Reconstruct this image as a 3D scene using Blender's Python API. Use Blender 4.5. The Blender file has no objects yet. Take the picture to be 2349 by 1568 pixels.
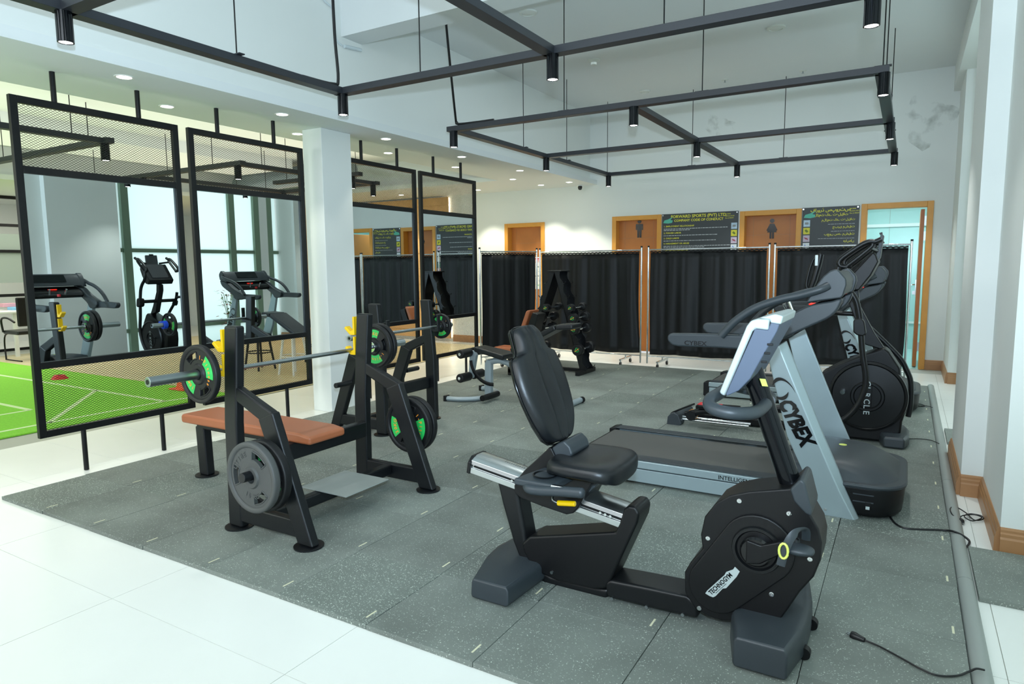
import bpy, bmesh, math, random
from mathutils import Vector, Matrix
random.seed(7)
SC = bpy.context.scene
COL = SC.collection
PI = math.pi

# ------------------------------------------------------------------ camera
FPX, W, H = 1528.6, 2349.0, 1568.0
YAW, PIT, ROL, CH = 0.535076, -0.113133, -0.00957122, 1.405
_f = Vector((-math.sin(YAW)*math.cos(PIT), math.cos(YAW)*math.cos(PIT), math.sin(PIT)))
_r = Vector((math.cos(YAW), math.sin(YAW), 0)); _u = _r.cross(_f)
_r2 = _r*math.cos(ROL) + _u*math.sin(ROL); _u2 = _r2.cross(_f)
CAM = Vector((0, 0, CH))
cd = bpy.data.cameras.new('camera'); cam = bpy.data.objects.new('camera', cd); COL.objects.link(cam)
cd.sensor_width = 36; cd.lens = FPX/W*36; cd.clip_start = 0.05; cd.clip_end = 100
m = Matrix((_r2, _u2, -_f)).transposed().to_4x4(); m.translation = CAM
cam.matrix_world = m; SC.camera = cam

def at(px, py, X=None, Y=None, Z=None):
    """point of a wall/floor/side plane that the photograph shows at a pixel (used to measure)"""
    d = _r2*((px-W/2)/FPX) - _u2*((py-H/2)/FPX) + _f
    if X is not None: t = (X-CAM.x)/d.x
    elif Y is not None: t = (Y-CAM.y)/d.y
    else: t = (Z-CAM.z)/d.z
    return CAM + d*t

# ------------------------------------------------------------------ light and exposure
SC.view_settings.view_transform = 'Standard'; SC.view_settings.look = 'None'
SC.view_settings.exposure = 0.12; SC.view_settings.gamma = 1.0
SC.view_settings.use_curve_mapping = False
SC.cycles.use_denoising = True
SC.cycles.max_bounces = 8; SC.cycles.diffuse_bounces = 4; SC.cycles.glossy_bounces = 5
SC.cycles.sample_clamp_indirect = 6
wd = bpy.data.worlds.new('world'); SC.world = wd; wd.use_nodes = True
wd.node_tree.nodes['Background'].inputs[0].default_value = (0.93, 0.97, 1.0, 1)
wd.node_tree.nodes['Background'].inputs[1].default_value = 0.7

def light(name, kind, loc, energy, color=(1, 1, 1), size=0.1, size_y=None, look=None, spot=None, blend=0.5):
    ld = bpy.data.lights.new(name, kind); ld.energy = energy; ld.color = color
    if kind == 'AREA':
        ld.size = size
        if size_y: ld.shape = 'RECTANGLE'; ld.size_y = size_y
    else: ld.shadow_soft_size = size
    if kind == 'SPOT': ld.spot_size = spot; ld.spot_blend = blend
    o = bpy.data.objects.new(name, ld); COL.objects.link(o); o.location = loc
    if look is not None:
        o.rotation_euler = (Vector(look)-Vector(loc)).to_track_quat('-Z', 'Y').to_euler()
    return o
DAY = (0.88, 0.96, 1.0)
# the camera's own flash, on its hot shoe
light('camera_flash', 'SPOT', (0.03, -0.02, CH+0.2), 520, (0.62, 0.82, 1.0), 0.03, look=(-2.9, 4.6, 3.3), spot=2.2, blend=1.0)
# unseen fill lights added behind the camera, not actual fittings
light('rear_fill_light', 'AREA', (-2.2, -1.4, 3.7), 185, (0.90, 0.97, 1.0), 4.0, 2.2, look=(-2.6, 3.0, 0))
light('rear_fill_light', 'AREA', (-8.0, -1.5, 2.55), 170, (1.0, 1.0, 0.95), 5.0, 2.0, look=(-8.0, 2.0, 0))
# daylight behind the frosted windows
light('window_daylight', 'AREA', (1.75, 7.5, 1.8), 50, DAY, 3.4, 3.3, look=(0, 7.5, 1.7))
light('window_daylight', 'AREA', (1.75, 1.6, 1.8), 45, DAY, 4.0, 3.3, look=(0, 1.6, 1.7))
light('overhead_fill_light', 'AREA', (-2.1, 7.4, 3.8), 22, (0.82, 0.95, 1.0), 3.0, 3.0, look=(-2.1, 7.4, 0))  # added ambient fill under the high ceiling, no such panel hangs there
light('cove_light', 'AREA', (-8.3, 4.9, 2.8), 80, (1.0, 0.97, 0.82), 5.0, 7.0, look=(-8.3, 4.9, 4))
light('office_light', 'AREA', (-12.5, 4.5, 2.65), 120, (1.0, 0.97, 0.88), 3.0, 5.0, look=(-12.5, 4.5, 0))
light('washroom_light', 'AREA', (-0.2, 11.3, 2.5), 30, (0.75, 0.97, 1.0), 0.8, 0.8, look=(-0.2, 11.3, 0))

# ------------------------------------------------------------------ materials
def lin(c):
    if isinstance(c, str):
        c = [int(c[i:i+2], 16)/255 for i in (0, 2, 4)]
    return tuple((v/12.92 if v <= .04045 else ((v+.055)/1.055)**2.4) for v in c) + (1,)
def mat(name, col, rough=0.5, metal=0.0, var=0.0, scale=20, bump=0.0, bscale=200, coat=0.0, emit=None, es=1.0, spec=0.5, dirt=0.0):
    M = bpy.data.materials.new(name); M.use_nodes = True
    N, L = M.node_tree.nodes, M.node_tree.links
    b = N['Principled BSDF']; c = lin(col)
    b.inputs['Base Color'].default_value = c; b.inputs['Roughness'].default_value = rough
    b.inputs['Metallic'].default_value = metal; b.inputs['Coat Weight'].default_value = coat
    b.inputs['Specular IOR Level'].default_value = spec
    if emit: b.inputs['Emission Color'].default_value = lin(emit); b.inputs['Emission Strength'].default_value = es
    if var or bump or dirt:
        tc = N.new('ShaderNodeTexCoord')
    if var:
        n = N.new('ShaderNodeTexNoise'); n.inputs['Scale'].default_value = scale; n.inputs['Detail'].default_value = 5
        L.new(tc.outputs['Object'], n.inputs['Vector'])
        mx = N.new('ShaderNodeMix'); mx.data_type = 'RGBA'
        mx.inputs[6].default_value = tuple(v*(1-var) for v in c[:3])+(1,); mx.inputs[7].default_value = tuple(min(1, v*(1+var)) for v in c[:3])+(1,)
        L.new(n.outputs['Fac'], mx.inputs[0]); L.new(mx.outputs[2], b.inputs['Base Color'])
    if bump:
        n2 = N.new('ShaderNodeTexNoise'); n2.inputs['Scale'].default_value = bscale; n2.inputs['Detail'].default_value = 3
        L.new(tc.outputs['Object'], n2.inputs['Vector'])
        bp = N.new('ShaderNodeBump'); bp.inputs['Strength'].default_value = bump; bp.inputs['Distance'].default_value = 0.002
        L.new(n2.outputs['Fac'], bp.inputs['Height']); L.new(bp.outputs['Normal'], b.inputs['Normal'])
    return M
MT = {}
MT['wall'] = mat('wall_paint', 'e2e6e3', 0.7, var=0.03, scale=1.5, bump=0.05, bscale=60)
MT['ceil'] = mat('ceiling_paint', 'dde2e2', 0.8, var=0.02, scale=1.0)
MT['tile'] = mat('porcelain_tile', 'eceee9', 0.28, var=0.04, scale=2.5, spec=0.4)
MT['grout'] = mat('grout', 'b5b6ae', 0.9)
MT['woodfloor'] = mat('wood_floor', 'd8cda6', 0.35, var=0.15, scale=3)
MT['turf'] = mat('turf', '86cf3c', 0.95, var=0.25, scale=60, bump=1.0, bscale=300)
MT['line'] = mat('pitch_line', 'd5ecb8', 0.9)
MT['black'] = mat('black_metal', '101214', 0.35, var=0.08, scale=8, spec=0.4)
MT['frame'] = mat('frame_black', '0d0f11', 0.4, spec=0.35)
MT['beam'] = mat('beam_black', '262a30', 0.45, spec=0.5)
MT['lamp'] = mat('lamp_black', '15181c', 0.12, metal=0.6)
MT['rack'] = mat('rack_paint', '111417', 0.38, spec=0.4, bump=0.25, bscale=500)
MT['rubberblk'] = mat('rubber_black', '0e0f11', 0.45, spec=0.4, bump=0.2, bscale=400)
MT['plate'] = mat('plate_rubber', '131416', 0.48, spec=0.4, bump=0.25, bscale=300)
MT['plate2'] = mat('plate_grey', '4a4c4b', 0.55, bump=0.3, bscale=300)
MT['chrome'] = mat('chrome', 'd5dadc', 0.12, metal=1)
MT['steel'] = mat('bar_steel', 'a9b1b4', 0.3, metal=1, bump=0.1, bscale=800)
MT['alu'] = mat('aluminium', 'cdd3d4', 0.28, metal=1, var=0.05)
MT['silver'] = mat('silver_paint', 'a2b2b7', 0.33, metal=0.45, var=0.03)
MT['silverlt'] = mat('light_silver', 'bfcaca', 0.35, metal=0.3)
MT['grey'] = mat('grey_paint', '9aa6ab', 0.4, metal=0.2)
MT['dkplastic'] = mat('dark_plastic', '30373c', 0.42, bump=0.15, bscale=500)
MT['blkplastic'] = mat('black_plastic', '0d0e10', 0.38, spec=0.35, bump=0.15, bscale=600)
MT['glossblk'] = mat('gloss_black', '0b0c0e', 0.15)
MT['vinyl'] = mat('black_vinyl', '131619', 0.34, spec=0.45, bump=0.2, bscale=500)
MT['blue'] = mat('blue_grey_panel', '4d586b', 0.5)
MT['brown'] = mat('brown_vinyl', 'a8623f', 0.42, bump=0.2, bscale=400, var=0.05)
MT['yellow'] = mat('yellow_plastic', 'f2c400', 0.35)
MT['lime'] = mat('lime_plastic', 'd9e36b', 0.4)
MT['green'] = mat('green_label', '2fc15a', 0.4)
MT['orange'] = mat('orange_print', 'f39a33', 0.4)
MT['white'] = mat('white_paint', 'eef0ee', 0.4)
MT['red'] = mat('red_plastic', 'd42a30', 0.4)
MT['bluepl'] = mat('blue_plastic', '1f4fe0', 0.35)
MT['door'] = mat('door_veneer', 'b87234', 0.4, var=0.1, scale=6)
MT['doorframe'] = mat('door_frame_wood', 'd8973c', 0.4, var=0.12, scale=8)
MT['plank'] = mat('pine_plank', 'dcae74', 0.5, var=0.2, scale=5)
MT['skirt'] = mat('skirting_wood', 'a87b52', 0.4, var=0.15, scale=10)
MT['poster'] = mat('poster_print', '3a3f41', 0.45)
MT['pyel'] = mat('poster_yellow', 'e3df3c', 0.5)
MT['pwht'] = mat('poster_white', 'c3c8c8', 0.5)
MT['curb'] = mat('pvc_grey', '969c98', 0.45, var=0.06, scale=4)
MT['mark'] = mat('tile_mark', 'd8d6b8', 0.7)
MT['mullion'] = mat('window_frame_green', '7c917c', 0.45)
MT['teal'] = mat('washroom_tile', 'b7dcd8', 0.2, var=0.06, scale=3)
MT['belt'] = mat('tread_belt', '4e4e4b', 0.55, var=0.08, scale=3, bump=0.2, bscale=600)
MT['leaf'] = mat('leaf', '5f7a3a', 0.5, var=0.3, scale=20)
MT['redleaf'] = mat('red_leaf', '8f3f35', 0.5)
MT['disc'] = mat('sensor_white', 'd8dcd6', 0.5)
MT['conduit'] = mat('white_conduit', 'cbd6da', 0.5)
MT['flex'] = mat('duct_foil', '7d8c93', 0.35, metal=0.4)
MT['desk'] = mat('desk_white', 'dfe3e0', 0.4)
MT['glow'] = mat('lamp_glow', 'ffffff', 0.5, emit='fffdf5', es=14)
MT['led'] = mat('led_strip', 'ffffff', 0.5, emit='fff3cf', es=6)
MT['redled'] = mat('red_display', '300000', 0.3, emit='ff3020', es=1.5)
MT['screen'] = mat('screen_glass', '0d1316', 0.05)
MT['cable'] = mat('black_cable', '101214', 0.4)
MT['orangecone'] = mat('orange_cone', 'f0602c', 0.5)
MT['lightblue'] = mat('light_blue_paper', '7fb6d6', 0.6)
MT['pink'] = mat('pink_paper', 'd9a3b0', 0.6)
# mirror
MM = mat('mirror_glass', 'dee7e6', 0.0, metal=1.0); MM.node_tree.nodes['Principled BSDF'].inputs['Roughness'].default_value = 0.004; MT['mirror'] = MM
# frosted glass
MG = bpy.data.materials.new('frosted_glass'); MG.use_nodes = True
N, L = MG.node_tree.nodes, MG.node_tree.links
for n in list(N):
    if n.type == 'BSDF_PRINCIPLED': N.remove(n)
t = N.new('ShaderNodeBsdfTranslucent'); t.inputs[0].default_value = lin('ecf6f4')
g = N.new('ShaderNodeBsdfGlossy'); g.inputs['Roughness'].default_value = 0.25; g.inputs[0].default_value = (.8, .9, .9, 1)
ms = N.new('ShaderNodeMixShader'); ms.inputs[0].default_value = 0.06
L.new(t.outputs[0], ms.inputs[1]); L.new(g.outputs[0], ms.inputs[2])
L.new(ms.outputs[0], [n for n in N if n.type == 'OUTPUT_MATERIAL'][0].inputs[0]); MT['frost'] = MG
# clear partition glass
MC = mat('clear_glass', 'dfe8e4', 0.02); b = MC.node_tree.nodes['Principled BSDF']; b.inputs['Transmission Weight'].default_value = 1.0; b.inputs['IOR'].default_value = 1.1; MT['glass'] = MC
# speckled rubber
def rubber(name, col, amt, spk):
    M = bpy.data.materials.new(name); M.use_nodes = True
    N, L = M.node_tree.nodes, M.node_tree.links; b = N['Principled BSDF']
    tc = N.new('ShaderNodeTexCoord')
    def noise(s, d=4):
        n = N.new('ShaderNodeTexNoise'); n.inputs['Scale'].default_value = s; n.inputs['Detail'].default_value = d
        L.new(geo.outputs['Position'], n.inputs['Vector']); return n
    geo = N.new('ShaderNodeNewGeometry')
    n1 = noise(2.2, 6); r1 = N.new('ShaderNodeValToRGB'); c = lin(col)
    r1.color_ramp.elements[0].position = 0.3; r1.color_ramp.elements[1].position = 0.75
    r1.color_ramp.elements[0].color = tuple(v*(1-amt) for v in c[:3])+(1,); r1.color_ramp.elements[1].color = tuple(v*(1+amt) for v in c[:3])+(1,)
    L.new(n1.outputs['Fac'], r1.inputs[0])
    n2 = noise(170, 2); r2 = N.new('ShaderNodeValToRGB'); r2.color_ramp.elements[0].position = spk; r2.color_ramp.elements[1].position = spk+0.07
    L.new(n2.outputs['Fac'], r2.inputs[0])
    mx = N.new('ShaderNodeMix'); mx.data_type = 'RGBA'; mx.inputs[7].default_value = lin('c3cbc1')
    L.new(r2.outputs[0], mx.inputs[0]); L.new(r1.outputs[0], mx.inputs[6])
    oi = N.new('ShaderNodeObjectInfo'); mr = N.new('ShaderNodeMapRange'); mr.inputs[3].default_value = .86; mr.inputs[4].default_value = 1.1
    hs = N.new('ShaderNodeHueSaturation'); L.new(oi.outputs['Random'], mr.inputs[0]); L.new(mr.outputs[0], hs.inputs['Value']); L.new(mx.outputs[2], hs.inputs['Color']); L.new(hs.outputs[0], b.inputs['Base Color'])
    b.inputs['Roughness'].default_value = 0.62; b.inputs['Specular IOR Level'].default_value = 0.5
    n3 = noise(260, 3); bp = N.new('ShaderNodeBump'); bp.inputs['Strength'].default_value = 0.5; bp.inputs['Distance'].default_value = 0.002
    L.new(n3.outputs['Fac'], bp.inputs['Height']); L.new(bp.outputs['Normal'], b.inputs['Normal'])
    return M
MT['mat'] = rubber('rubber_crumb', '777e78', 0.26, 0.64)
MT['mat2'] = rubber('rubber_crumb_grey', '6e7670', 0.24, 0.61)
# curtain
MT['curtain'] = mat('black_curtain', '0f1113', 0.5, spec=0.35, bump=0.6, bscale=14)

# ------------------------------------------------------------------ mesh helpers
class MB:
    def __init__(s): s.v = []; s.f = []
    def add(s, vs, fs):
        o = len(s.v); s.v += [Vector(v) for v in vs]; s.f += [tuple(i+o for i in f) for f in fs]; return s
    def box(s, a, b):
        x0, y0, z0 = [min(a[i], b[i]) for i in range(3)]; x1, y1, z1 = [max(a[i], b[i]) for i in range(3)]
        return s.add([(x0,y0,z0),(x1,y0,z0),(x1,y1,z0),(x0,y1,z0),(x0,y0,z1),(x1,y0,z1),(x1,y1,z1),(x0,y1,z1)],
                     [(0,3,2,1),(4,5,6,7),(0,1,5,4),(1,2,6,5),(2,3,7,6),(3,0,4,7)])
    def prism(s, poly, vec):
        """poly: list of 3D points, extruded by vec"""
        n = len(poly); vec = Vector(vec); a = [Vector(p) for p in poly]
        nn = Vector((0, 0, 0))
        for i in range(n): nn += a[i].cross(a[(i+1) % n])
        if nn.dot(vec) > 0: a = a[::-1]
        return s.add(a+[p+vec for p in a], [tuple(range(n)), tuple(range(2*n-1, n-1, -1))]+[(i, n+i, n+(i+1) % n, (i+1) % n) for i in range(n)])
    def loft(s, secs, cap=True, closed=False):
        n = len(secs[0]); o = len(s.v)
        for c in secs: s.v += [Vector(p) for p in c]
        m = len(secs)
        for j in range(m if closed else m-1):
            k = (j+1) % m
            for i in range(n):
                s.f.append((o+j*n+i, o+j*n+(i+1) % n, o+k*n+(i+1) % n, o+k*n+i))
        if cap and not closed:
            s.f.append(tuple(o+i for i in range(n))[::-1]); s.f.append(tuple(o+(m-1)*n+i for i in range(n)))
        return s
    def tube(s, path, r, seg=12, closed=False, ry=None, up=None, cap=True, round_end=False):
        """sweep an ellipse (r along the frame normal, ry along 'up') over the path"""
        P = [Vector(p) for p in path]; n = len(P); secs = []
        rr = r if isinstance(r, (list, tuple)) else [r]*n
        upv = Vector(up) if up is not None else None; prev = None
        if round_end:
            pass
        for i in range(n):
            if closed: t = (P[(i+1) % n]-P[i-1])
            else: t = (P[min(i+1, n-1)]-P[max(i-1, 0)])
            t.normalize()
            if upv is not None: b = upv - t*upv.dot(t)
            elif prev is None: b = t.orthogonal()
            else: b = prev - t*prev.dot(t)
            b.normalize(); prev = b; a = t.cross(b)
            q = (ry if ry is not None else rr[i])
            secs.append([P[i]+a*(math.cos(2*PI*k/seg)*rr[i])+b*(math.sin(2*PI*k/seg)*q) for k in range(seg)])
        return s.loft(secs, cap, closed)
    def cyl(s, a, b, r, seg=20, r2=None):
        return s.tube([a, b], [r, r if r2 is None else r2], seg)
    def lathe(s, prof, origin, axis, seg=40, cap=False):
        """prof: (radius, height along axis)"""
        ax = Vector(axis).normalized(); e1 = ax.orthogonal().normalized(); e2 = ax.cross(e1); O = Vector(origin)
        secs = [[O+ax*h+(e1*math.cos(2*PI*k/seg)+e2*math.sin(2*PI*k/seg))*max(r, 1e-5) for k in range(seg)] for r, h in prof]
        return s.loft(secs, cap)
    def build(s, name, m, parent=None, bevel=0, seg=2, angle=40, smooth=True, kind=None, lab=None, limit=30):
        me = bpy.data.meshes.new(name); me.from_pydata([tuple(v) for v in s.v], [], s.f)
        bm = bmesh.new(); bm.from_mesh(me)
        bmesh.ops.recalc_face_normals(bm, faces=bm.faces); bm.to_mesh(me); bm.free()
        me.materials.append(MT[m] if isinstance(m, str) else m)
        if smooth:
            me.shade_smooth(); me.set_sharp_from_angle(angle=math.radians(angle))
        o = bpy.data.objects.new(name, me); COL.objects.link(o)
        if bevel:
            bv = o.modifiers.new('bevel', 'BEVEL'); bv.width = bevel; bv.segments = seg; bv.limit_method = 'ANGLE'; bv.angle_limit = math.radians(limit)
            bv.harden_normals = True
        if parent is not None: attach(o, parent)
        if kind: o['kind'] = kind
        if lab: o['label'] = lab
        return o
CHD = {}
def attach(o, parent):
    o.parent = parent; CHD.setdefault(parent.name, []).append(o)
    o.matrix_parent_inverse = Matrix.Translation(-Vector(parent.location)) if parent.parent is None else Matrix.Identity(4)
def thing(name, label, cat, loc, group=None):
    o = bpy.data.objects.new(name, None); COL.objects.link(o); o.location = loc; o.empty_display_size = 0.1
    o['label'] = label; o['category'] = cat
    if group: o['group'] = group
    return o
def tag(o, label, cat, group=None):
    o['label'] = label; o['category'] = cat
    if group: o['group'] = group
    return o
def struct(mb, name, m, **k):
    o = mb.build(name, m, **k); o['kind'] = 'structure'; return o
def dup(root, offset, label=None, group=None, rotz=None):
    def cp(o, par):
        c = o.copy(); COL.objects.link(c)
        if par is not None: CHD.setdefault(par.name, []).append(c); c.parent = par; c.matrix_parent_inverse = o.matrix_parent_inverse.copy()
        for ch in [x for x in CH_OF(o)]: cp(ch, c)
        return c
    r = cp(root, None); r.location = Vector(root.location)+Vector(offset)
    if rotz is not None: r.rotation_euler.z = rotz
    if label: r['label'] = label
    if group: r['group'] = group
    return r
def CH_OF(o): return list(CHD.get(o.name, []))
def smoothpath(pts, n=6, closed=False):
    P = [Vector(p) for p in pts]; out = []; m = len(P)
    rng = range(m) if closed else range(m-1)
    for i in rng:
        if closed: a, b, c, d = P[i-1], P[i], P[(i+1) % m], P[(i+2) % m]
        else: a, b, c, d = P[max(i-1, 0)], P[i], P[i+1], P[min(i+2, m-1)]
        for k in range(n):
            t = k/n
            out.append(0.5*((2*b)+(c-a)*t+(2*a-5*b+4*c-d)*t*t+(3*b-a-3*c+d)*t**3))
    if not closed: out.append(P[-1])
    return out
def side(pts, Y, sm=0):
    """trace of a side profile on the plane y=Y"""
    p = [at(x, y, Y=Y) for x, y in pts]
    return smoothpath(p, sm, True) if sm else p
def slab(pts, Y0, Y1, Yp=None, sm=0):
    p = side(pts, Yp if Yp is not None else Y0, sm)
    return MB().prism([(v.x, Y0, v.z) for v in p], (0, Y1-Y0, 0))
_glyph = {}
def text(body, name, O, u, v, size, m, parent, depth=0.0008, align='L', bold=0.0, squash=1.0, shear=0.0):
    key = (body, bold)
    if key not in _glyph:
        cu = bpy.data.curves.new('t', 'FONT'); cu.body = body; cu.size = 1; cu.resolution_u = 2; cu.offset = bold
        ob = bpy.data.objects.new('t', cu); me = ob.to_mesh()
        _glyph[key] = ([v_.co.copy() for v_ in me.vertices], [tuple(p.vertices) for p in me.polygons])
        ob.to_mesh_clear(); bpy.data.objects.remove(ob)
    vs, fs = _glyph[key]
    if not vs: return None
    u = Vector(u).normalized(); v = Vector(v).normalized(); n = u.cross(v)
    x0 = min(p.x for p in vs); x1 = max(p.x for p in vs)
    off = {'L': 0, 'C': -(x0+x1)/2, 'R': -x1}[align]
    O = Vector(O)
    mb = MB(); mb.add([O+u*((p.x+off+shear*p.y)*size*squash)+v*(p.y*size)+n*depth for p in vs], fs)
    me = bpy.data.meshes.new(name); me.from_pydata([tuple(q) for q in mb.v], [], mb.f); me.materials.append(MT[m])
    o = bpy.data.objects.new(name, me); COL.objects.link(o)
    if parent is not None: attach(o, parent)
    return o
def rbox(a, b, name, m, parent=None, bev=0.01, seg=3, **k):
    return MB().box(a, b).build(name, m, parent, bevel=bev, seg=seg, **k)
X_, Y_, Z_ = Vector((1, 0, 0)), Vector((0, 1, 0)), Vector((0, 0, 1))

# ================================================================== THE ROOM
XW, ZH, ZL, YB = -4.56, 3.83, 2.711, 10.25       # fascia wall, high ceiling, low ceiling, back wall
# floor: grout bed with porcelain tiles on it
fl = struct(MB().box((-15.4, -3, -0.12), (1.0, YB, -0.004)), 'floor', 'grout')
def tile_mesh(w, d, name='floor_tile'):
    me = MB().box((0, 0, -0.0045), (w, d, 0)); mm = bpy.data.meshes.new(name); mm.from_pydata([tuple(v) for v in me.v], [], me.f); mm.materials.append(MT['tile']); return mm
TW, TD = 1.08, 0.6
tm = tile_mesh(TW-.003, TD-.003)
nt = 0
for i in range(-6, 5):
    for j in range(-2, 16):
        x0 = -1.80+(i-1)*TW+0.0; y0 = 1.465+(j-2)*TD
        if x0 > 1.0 or x0 < -6.4 or y0 > YB-0.1: continue
        if x0 > -4.7 and x0+TW < 0.2 and y0 > 1.9 and y0+TD < 8.7: continue
        o = bpy.data.objects.new('floor_tile', tm); o.location = (x0, y0, 0); COL.objects.link(o); o.parent = fl; nt += 1
big = MB().box((-15.4, -3, -0.0045), (-7.21, YB, 0)); o = big.build('floor_slab', 'tile', fl, smooth=False)
MB().box((-12.9, 4.78, 0), (-6.16, 9.9, 0.004)).build('wood_floor', 'woodfloor', fl, smooth=False)
pl = MB()
for k in range(34): pl.box((-12.9, 4.78+k*.15, .004), (-6.16, 4.784+k*.15, .0046))
pl.build('floor_joint', 'plank', fl, smooth=False, kind='stuff')
# turf pitch
turf = MB().box((-12.2, -2.5, 0), (-6.5, 4.75, 0.012)).build('artificial_turf', 'turf', None, smooth=False)
tag(turf, 'bright green artificial turf pitch with white lines behind the mirror frames', 'turf')
def strip(mb, a, b, w, z=0.0125, h=0.001):
    a = Vector((a[0], a[1], 0)); b = Vector((b[0], b[1], 0)); t = (b-a).normalized(); n = Vector((-t.y, t.x, 0))*w/2
    return mb.prism([a+n+Z_*z, b+n+Z_*z, b-n+Z_*z, a-n+Z_*z], (0, 0, h))
for a, b in (((-12.1, 4.12), (-6.75, 4.12)), ((-6.75, 4.12), (-6.75, -2)), ((-12.1, 3.2), (-7.55, 3.2)), ((-7.55, 3.2), (-7.55, -2)), ((-8.1, 4.12), (-6.75, 3.0)), ((-6.75, 4.12), (-6.62, 4.6))):
    strip(MB(), a, b, 0.05).build('pitch_line', 'line', turf, smooth=False)

# walls
def wall_with_holes(x0, x1, z0, z1, y0, y1, holes):
    """wall along x with rectangular openings (hx0,hx1,hz0,hz1)"""
    mb = MB(); xs = x0
    for (a, b, c, d) in sorted(holes):
        mb.box((xs, y0, z0), (a, y1, z1))
        if c > z0: mb.box((a, y0, z0), (b, y1, c))
        mb.box((a, y0, d), (b, y1, z1)); xs = b
    mb.box((xs, y0, z0), (x1, y1, z1)); return mb
DOORS = {1: (-6.20, -5.40, 2.15), 2: (-4.163, -3.345, 2.183), 3: (-2.165, -1.325, 2.17), 4: (-0.583, 0.243, 2.19)}
holes = [(a+.02, b-.02, 0, z-.02) for a, b, z in DOORS.values()]
struct(wall_with_holes(-15.4, 1.0, 0, ZH, YB, YB+.16, holes), 'wall_back', 'wall', smooth=False)
struct(MB().box((XW-.12, -3, ZL+.07), (XW, YB, ZH)), 'wall_fascia', 'wall', smooth=False)
struct(MB().box((-15.5, -3, 0), (-15.4, YB, 3.4)), 'wall_left', 'wall', smooth=False)
struct(MB().box((XW, -3, ZH), (1.0, YB, ZH+.1)), 'ceiling', 'ceil', smooth=False)
# low ceiling band, cove and tray
TX1, TX0, TY1, TY0 = -5.475, -11.2, 8.88, 0.6
low = MB()
low.box((TX1, -3, ZL), (-4.435, YB, ZL+.07))                      # lip projecting past the fascia wall
low.box((-15.4, TY1, ZL), (TX1, YB, ZL+.07)); low.box((-15.4, -3, ZL), (TX0, TY1, ZL+.07)); low.box((TX0, -3, ZL), (TX1, TY0, ZL+.07))
struct(low, 'ceiling_low_band', 'ceil', smooth=False)
tray = MB()
tray.box((TX0-.4, TY0-.4, 3.22), (TX1+.4, TY1+.4, 3.3))
tray.box((TX0-.4, TY0-.4, ZL+.07), (TX0-.3, TY1+.4, 3.22)); tray.box((TX1+.3, TY0-.4, ZL+.07), (TX1+.4, TY1+.4, 3.22))
tray.box((TX0-.4, TY1+.3, ZL+.07), (TX1+.4, TY1+.4, 3.22)); tray.box((TX0-.4, TY0-.4, ZL+.07), (TX1+.4, TY0-.3, 3.22))
tray.box((TX1-1.9, 2.0, 3.02), (TX1-.5, 5.2, 3.22)); tray.box((TX0+.8, 3.2, 3.06), (TX0+2.2, 8.0, 3.22))
struct(tray, 'ceiling_tray', 'ceil', smooth=False)
# cross beam under the high ceiling and beam over the windows
struct(MB().box((XW, 4.69, 3.5), (0.38, 4.95, ZH)), 'trim_1', 'ceil', smooth=False)
struct(MB().box((0.38, -3, 3.52), (1.0, YB, ZH)), 'trim_2', 'wall', smooth=False)
# right wall: piers and window bays
pier = MB(); pier.box((0.445, 3.87, 0), (1.0, 4.75, 3.52)); struct(pier, 'wall_right', 'wall', smooth=False)
struct(MB().box((0.335, 4.75, 0), (1.0, 5.72, 3.52)), 'wall_right_pilaster', 'wall', smooth=False)
struct(MB().box((0.45, 9.17, 0), (1.0, YB, 3.52)), 'wall_right_far', 'wall', smooth=False)
# windows
def window(n, y0, y1, mull):
    fr = MB(); X0, X1 = 0.93, 1.0; z0, z1 = 0.0, 3.52; w = .06
    for y in mull: fr.box((X0-.03, y-w, z0), (X1, y+w, z1))
    for z in (0.02, 0.42, 1.72, 3.49): fr.box((X0, y0, z-.03), (X1, y1, z+.03))
    f = struct(fr, 'window_%d' % n, 'mullion', bevel=.004)
    ys = sorted([y0]+list(mull)+[y1])
    for a, b in zip(ys[:-1], ys[1:]):
        if b-a < .16: continue
        for za, zb in ((.05, .39), (.45, 1.69), (1.75, 3.46)):
            MB().box((.962, a+.02, za), (.968, b-.02, zb)).build('pane', 'frost', f, smooth=False)
window(1, 5.72, 9.17, (5.78, 6.16, 8.12, 8.66, 8.96))
window(2, -3.0, 3.87, (-1.6, 0.3, 2.2, 3.8))
struct(MB().box((0.9, 8.72, 0), (0.99, 8.90, 3.52)), 'trim_3', 'white', smooth=False)
# central column
colm = struct(MB().box((-5.04, 4.615, 0), (-4.79, 5.0, ZL)), 'column', 'wall', bevel=.004)
# skirting boards
def skirt(name, pts, inward):
    """moulded wooden skirting along a wall line; pts (x,y), inward = room side"""
    mb = MB(); prof = [(0, 0), (.022, 0), (.022, .075), (.017, .085), (.017, .1), (.012, .108), (.012, .12), (.004, .13), (0, .13)]
    for (a, b), n in zip(zip(pts[:-1], pts[1:]), inward):
        a = Vector((a[0], a[1], 0)); b = Vector((b[0], b[1], 0)); n = Vector((n[0], n[1], 0))
        mb.prism([a+n*d+Z_*h for d, h in prof], b-a)
    return struct(mb, name, 'skirt', smooth=False)
skirt('baseboard_right', [(.445, 4.75), (.445, 3.87), (1.0, 3.87)], [(-1, 0), (0, -1)])
skirt('baseboard_pilaster', [(.335, 5.72), (.335, 4.75), (.445, 4.75)], [(-1, 0), (0, -1)])
skirt('baseboard_far', [(.243, YB), (.45, YB), (.45, 9.17), (.95, 9.17)], [(0, -1), (-1, 0), (0, -1)])
skirt('baseboard_back', [(-7.36, YB), (-6.2, YB)], [(0, -1)])
skirt('baseboard_back_centre', [(-5.4, YB), (-4.163, YB)], [(0, -1)])
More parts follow.
